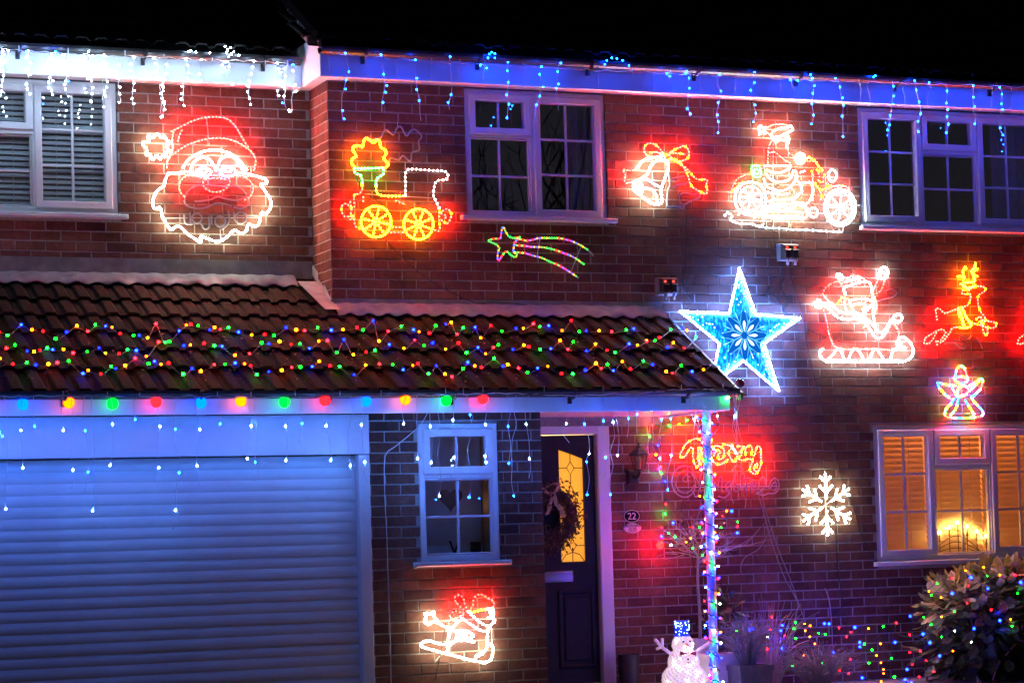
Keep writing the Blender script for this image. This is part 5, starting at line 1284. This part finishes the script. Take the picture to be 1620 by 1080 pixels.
tb = thing('cylinder_planter', (2.265,-.2,0), 'dark metal cylinder planter standing by the door frame', 'planter')
MB().lathe((2.265,-.2,0), [(.0,0),(.072,0),(.087,.322),(.082,.322),(.078,.28),(.0,.28)], 24).build('pot', M['pot_dark'], tb, smooth=False)
# lavender tufts
def tuft(name, c, n, h, spread, mat, label, lean=(0,0), leafy=True, cat='plant', r=.0022):
    rt = thing(name, c, label, cat); mb = MB(); rr_ = random.Random(int(c[0]*100+c[2]*50)); c = Vector(c)
    for i in range(n):
        a_ = rr_.uniform(0,6.28); q = rr_.random()**.6; hh = h*rr_.uniform(.55,1.1); d_ = Vector((math.cos(a_),math.sin(a_),0))*spread*q+Vector((lean[0],lean[1],0))*rr_.uniform(.4,1)
        p0 = c+d_*.18; p1 = c+d_*.6+Vector((0,0,hh*.6)); p2 = c+d_*(1.05+.15*rr_.random())+Vector((0,0,hh*(1-.25*q)))
        mb.tube(smooth_path([p0,p1,p2], n=3), r, 3, r1=r*.5)
        if leafy:
            pa = smooth_path([p0,p1,p2], n=4)
            for k in range(2, len(pa)):
                for s_ in (-1,1):
                    t = (pa[k]-pa[k-1]).normalized(); sd_ = t.cross(Vector((rr_.uniform(-1,1),rr_.uniform(-1,1),.3))).normalized()*s_
                    e_ = pa[k]+(t*.9+sd_*.7)*rr_.uniform(.018,.032); wv = t.cross(sd_)*.0028
                    mb.add([pa[k]-wv, pa[k]+wv, e_], [(0,1,2)])
    mb.build('foliage', mat, rt, kind='stuff'); return rt
tuft('lavender_plant', (2.98,-.81,.21), 230, .40, .24, M['lavender'], 'bushy grey lavender growing in the grey planter')
tuft('lavender_plant', (3.62,-.75,.0), 300, .36, .32, M['lavender'], 'low grey lavender at the foot of the wall')
tuft('stem_clump', (3.42,-.35,.0), 110, .72, .36, M['stem_pale'], 'tall bare stems standing behind the low lavender', leafy=False, r=.0035)
tuft('stem_clump', (3.18,-.28,.0), 60, .66, .16, M['stem'], 'dark upright stems behind the grey planter', leafy=False, r=.0032)
# broad-leaved dark plant
def leaves(mb, c, n, rad, size, rr_, up=.2, squash=1., surf=.35):
    c = Vector(c)
    for i in range(n):
        v_ = Vector((rr_.gauss(0,1),rr_.gauss(0,1),rr_.gauss(0,1)+up)).normalized(); q = (surf+(1-surf)*rr_.random())
        p = c+Vector((v_.x*rad[0]*q, v_.y*rad[1]*q, v_.z*rad[2]*q*squash))
        t = (v_+Vector((rr_.uniform(-.7,.7),rr_.uniform(-.7,.7),rr_.uniform(-1.0,.2)))).normalized(); sd_ = t.cross(Vector((rr_.uniform(-.4,.4),rr_.uniform(-.4,.4),1))).normalized(); s_ = size*rr_.uniform(.6,1.2)
        nn = t.cross(sd_)
        mb.add([p, p+t*s_*.35+sd_*s_*.26-nn*s_*.04, p+t*s_*.75+sd_*s_*.2-nn*s_*.05, p+t*s_-nn*s_*.16, p+t*s_*.75-sd_*s_*.2-nn*s_*.05, p+t*s_*.35-sd_*s_*.26-nn*s_*.04, p+t*s_*.5+nn*s_*.03], [(0,1,6),(1,2,6),(2,3,6),(3,4,6),(4,5,6),(5,0,6)])
hp = thing('leafy_plant', (3.15,-.2,0), 'dark broad-leaved plant behind the lavender planter', 'plant'); mb = MB(); leaves(mb, (3.13,-.2,.60), 60, (.17,.10,.17), .11, random.Random(2)); leaves(mb, (2.98,-.2,.42), 50, (.15,.1,.15), .09, random.Random(3)); mb.build('foliage', M['leaf_dark'], hp, kind='stuff')
mb = MB(); rr_ = random.Random(12)
for i in range(14): mb.tube(smooth_path([(3.12+rr_.uniform(-.1,.1),-.2,0),(3.1+rr_.uniform(-.12,.12),-.2,.3),(3.08+rr_.uniform(-.2,.2),-.2,.55+rr_.uniform(-.1,.1))], n=4), .004, 4)
mb.build('stems', M['stem'], hp, kind='stuff')
# the bush by the lounge window
bu = thing('garden_bush', (5.25,-.75,0), 'large leafy bush under the lounge window, threaded with coloured bulbs', 'bush'); rr_ = random.Random(6)
m1, m2, m3 = MB(), MB(), MB()
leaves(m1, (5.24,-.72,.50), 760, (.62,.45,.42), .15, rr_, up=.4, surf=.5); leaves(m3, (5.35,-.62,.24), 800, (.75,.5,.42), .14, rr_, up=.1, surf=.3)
leaves(m2, (5.32,-.80,.65), 260, (.52,.36,.24), .15, rr_, up=.9, surf=.7); leaves(m2, (4.86,-.85,.60), 95, (.30,.20,.20), .14, rr_, up=.6, surf=.6)
leaves(m1, (5.75,-.72,.46), 450, (.5,.45,.45), .135, rr_, up=.4, surf=.5); leaves(m2, (5.7,-.82,.67), 100, (.4,.3,.18), .13, rr_, up=.9, surf=.7)
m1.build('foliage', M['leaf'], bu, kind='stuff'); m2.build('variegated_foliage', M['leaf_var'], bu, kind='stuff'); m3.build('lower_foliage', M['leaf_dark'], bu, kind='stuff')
mb = MB()
for i in range(26):
    a_ = rr_.uniform(-.9,.9); e_ = Vector((5.25+rr_.uniform(-.6,.7), -.75+rr_.uniform(-.3,.3), rr_.uniform(.45,.9)))
    mb.tube(smooth_path([(5.3+rr_.uniform(-.08,.08),-.72,0),(5.28+.4*(e_.x-5.28),-.74,.35),e_], n=4), .010, 5, r1=.003)
mb.build('branches', M['stem'], bu, kind='stuff')
# bare twiggy standard tree by the post
st = thing('twiggy_tree', (2.81,-.355,.39), 'bare twiggy little tree in the tall white planter, hung with bulbs', 'tree')
MB().tube(smooth_path([(2.81,-.355,.39),(2.815,-.355,.62),(2.805,-.355,.85),(2.815,-.355,1.06)]), .014, 7, r1=.010).build('trunk', M['stem_pale'], st, smooth=True)
mb = MB(); rr_ = random.Random(14); tips = []
def branch(p, d, L, r, k):
    q = p+d*L*.5+Vector((rr_.uniform(-.02,.02),rr_.uniform(-.02,.02),rr_.uniform(-.01,.02))); e_ = p+d*L
    mb.tube(smooth_path([p,q,e_], n=3), r, 4, r1=r*.6); tips.append(e_)
    if k:
        for i in range(3):
            nd_ = (d+Vector((rr_.uniform(-.9,.9),rr_.uniform(-.6,.6),rr_.uniform(-.35,.5)))).normalized(); branch(p+d*L*rr_.uniform(.4,1), nd_, L*rr_.uniform(.55,.85), r*.6, k-1)
for i in range(9):
    a_ = math.pi*(i+.5)/9; branch(Vector((2.813,-.355,1.0+.01*i)), Vector((math.cos(a_),rr_.uniform(-.4,.4),.25+.6*math.sin(a_))).normalized(), .20, .0050, 2)
branch(Vector((2.82,-.355,1.02)), Vector((.95,-.1,.28)).normalized(), .42, .004, 1); branch(Vector((2.81,-.355,1.05)), Vector((-.9,-.1,.15)).normalized(), .30, .004, 1)
mb.build('crown', M['stem_pale'], st, kind='stuff')
mb = MB(); leaves(mb, (2.80,-.355,1.20), 160, (.32,.15,.16), .030, rr_, surf=.2); mb.build('leaves', M['leaf'], st, kind='stuff')
# red glass bauble in the twigs, its glow added to redden the wall
q = at(1044, 862, -.15); bl = thing('added_glow_bauble', (q.x,-.13,q.z-.05), 'red glass bauble with an added glow, hanging in the twigs near the house number', 'bauble')
MB().sphere(q, .030, 16, 12).build('globe', glow_plastic('added_red_glow', (1,.0007,.0006), 190, (.5,.02,.02)), bl, smooth=True); MB().lathe(q+Vector((0,0,.024)), [(.014,0),(.014,.018),(.0,.02)], 8).build('cap', M['chrome'], bl, smooth=True)
# climbing rose stems against the wall
for k, pts in enumerate(([(1197,775),(1205,800),(1222,860),(1240,910),(1256,940),(1268,965)], [(1203,772),(1212,810),(1232,870),(1250,915),(1262,950),(1275,985)], [(1172,893),(1180,880),(1200,868),(1215,845),(1222,830)], [(1305,930),(1312,950),(1316,990),(1318,1050)], [(1258,940),(1262,960),(1250,1010),(1246,1060)])):
    P = smooth_path([at(u, v, -.05) for u, v in pts]); o = MB().tube(P, .0055, 5, r1=.003).build('climber_stem', M['stem_pale'], smooth=True)
    tag(o, ['pale climber stem slanting down from the unlit Christmas lettering', 'second pale climber stem just right of the slanting one', 'short curved climber twig below the sign', 'thin upright stem between the snowflake and the bush', 'bare stem rising from the low lavender'][k], 'plant stem')
# strings of bulbs through the garden
def garden(label, o_, s_, dct, Y, jit, name='string_lights', gain=1.):
    al = [at(o_[0]+x/s_, o_[1]+y/s_, Y) for pts in dct.values() for x, y in pts]
    rt = thing(name, (sum(p.x for p in al)/len(al), Y, 0), label, 'string lights'); pts_all = []
    for k, pts in dct.items():
        mb = MB()
        for x, y in pts:
            p = at(o_[0]+x/s_, o_[1]+y/s_, Y+rnd.uniform(-jit,jit)); mb.bead(p, rnd.uniform(.0100,.0140) if k == 'B' else rnd.uniform(.0055,.0080)); pts_all.append(p)
        mb.build('bulbs', led({'G':'g','Y':'o','R':'r','B':'b','C':'C'}[k], {'B':300.,'G':80.,'R':100.,'Y':90.,'C':60.}[k]*gain), rt, smooth=True, kind='stuff')
    pts_all.sort(key=lambda p: (round(p.x/.25), p.z if round(p.x/.25) % 2 else -p.z))
    MB().tube(smooth_path([p+Vector((0,.014,0)) for p in pts_all], n=3), .0022, 4).build('cable', M['green_wire'], rt, smooth=True)
garden('multicoloured bulbs strung through the lavender and bare stems', (1120,920), 5.4, {
 'B':[(380,400),(345,495),(360,410),(635,370),(622,415),(635,567),(995,355),(1035,357),(1255,387),(1297,515),(1297,553),(1070,603),(1598,515),(1318,818)],
 'G':[(243,417),(750,345),(735,397),(750,480),(945,437),(1003,445),(725,715),(975,690),(1337,530),(1402,580),(1375,692),(1498,380),(1570,650),(1590,810)],
 'R':[(545,300),(533,407),(505,570),(655,455),(1120,390),(1222,427),(1185,467),(1218,660),(1127,757),(1203,780),(1610,347)],
 'Y':[(825,357),(873,373),(832,415),(870,467),(913,527),(822,623),(1372,397),(1475,527),(1440,627),(1478,688),(1500,745),(1500,780),(1480,850)], 'C':[(508,467)]}, -.42, .06)
garden('multicoloured bulbs strung over the garden bush', (1400,870), 5.141, {
 'B':[(700,220),(547,350),(838,310),(205,535),(310,680),(365,750),(82,748),(445,857),(180,967),(215,1075),(165,1050),(935,570),(725,635),(1105,260)],
 'G':[(425,270),(378,367),(830,207),(317,542),(375,603),(460,703),(55,875),(80,1027),(567,495),(1080,350),(1035,615)],
 'R':[(547,225),(677,288),(668,430),(865,483),(95,590),(202,685),(202,828),(288,817),(335,895),(222,927),(278,1027),(400,985),(1060,200)],
 'Y':[(358,333),(457,383),(803,137),(655,165),(935,200),(460,540),(553,818),(1022,560)], 'C':[(568,655),(702,745)]}, -1.20, .05, gain=.9)
garden('multicoloured bulbs hung in the bare twiggy tree', (960,720), 6.48, {
 'G':[(630,797),(700,832),(880,950),(980,1020),(950,738),(1170,738),(1340,680)], 'Y':[(813,887),(860,847),(1080,780),(1108,790),(1230,568)], 'R':[(605,497),(565,740),(878,735),(1188,620),(1340,730)], 'B':[(680,690),(563,828),(1128,828),(1338,793),(1280,570)], 'C':[(658,918)]}, -.48, .04)

# ------------------------------------------------------------------ across the road: what the dark panes mirror
bt = thing('bare_tree', (14.5,-30,0), 'bare winter tree across the road, mirrored in the bedroom windows', 'tree'); rr_ = random.Random(31)
MB().tube(smooth_path([(14.5,-30,0),(14.6,-30,2.5),(14.4,-30.1,5.)]), .28, 8, r1=.2).build('trunk', M['bark'], bt, smooth=True)
mb = MB()
def limb(p, d, L, r, k):
    e_ = p+d*L; mb.tube(smooth_path([p, p+d*L*.5+Vector((rr_.uniform(-.1,.1)*L,rr_.uniform(-.1,.1)*L,rr_.uniform(0,.1)*L)), e_], n=2), r, 4, r1=r*.55)
    if k:
        for i in range(3): limb(p+d*L*rr_.uniform(.45,1), (d+Vector((rr_.uniform(-.9,.9),rr_.uniform(-.9,.9),rr_.uniform(-.3,.7)))).normalized(), L*rr_.uniform(.55,.8), r*.55, k-1)
for i in range(9): limb(Vector((14.4,-30.1,3.5+.2*i)), Vector((math.cos(i*2.4),math.sin(i*2.4)*.8,.5+.1*i)).normalized(), 3.0, .10, 4)
mb.build('crown', M['bark'], bt, kind='stuff')
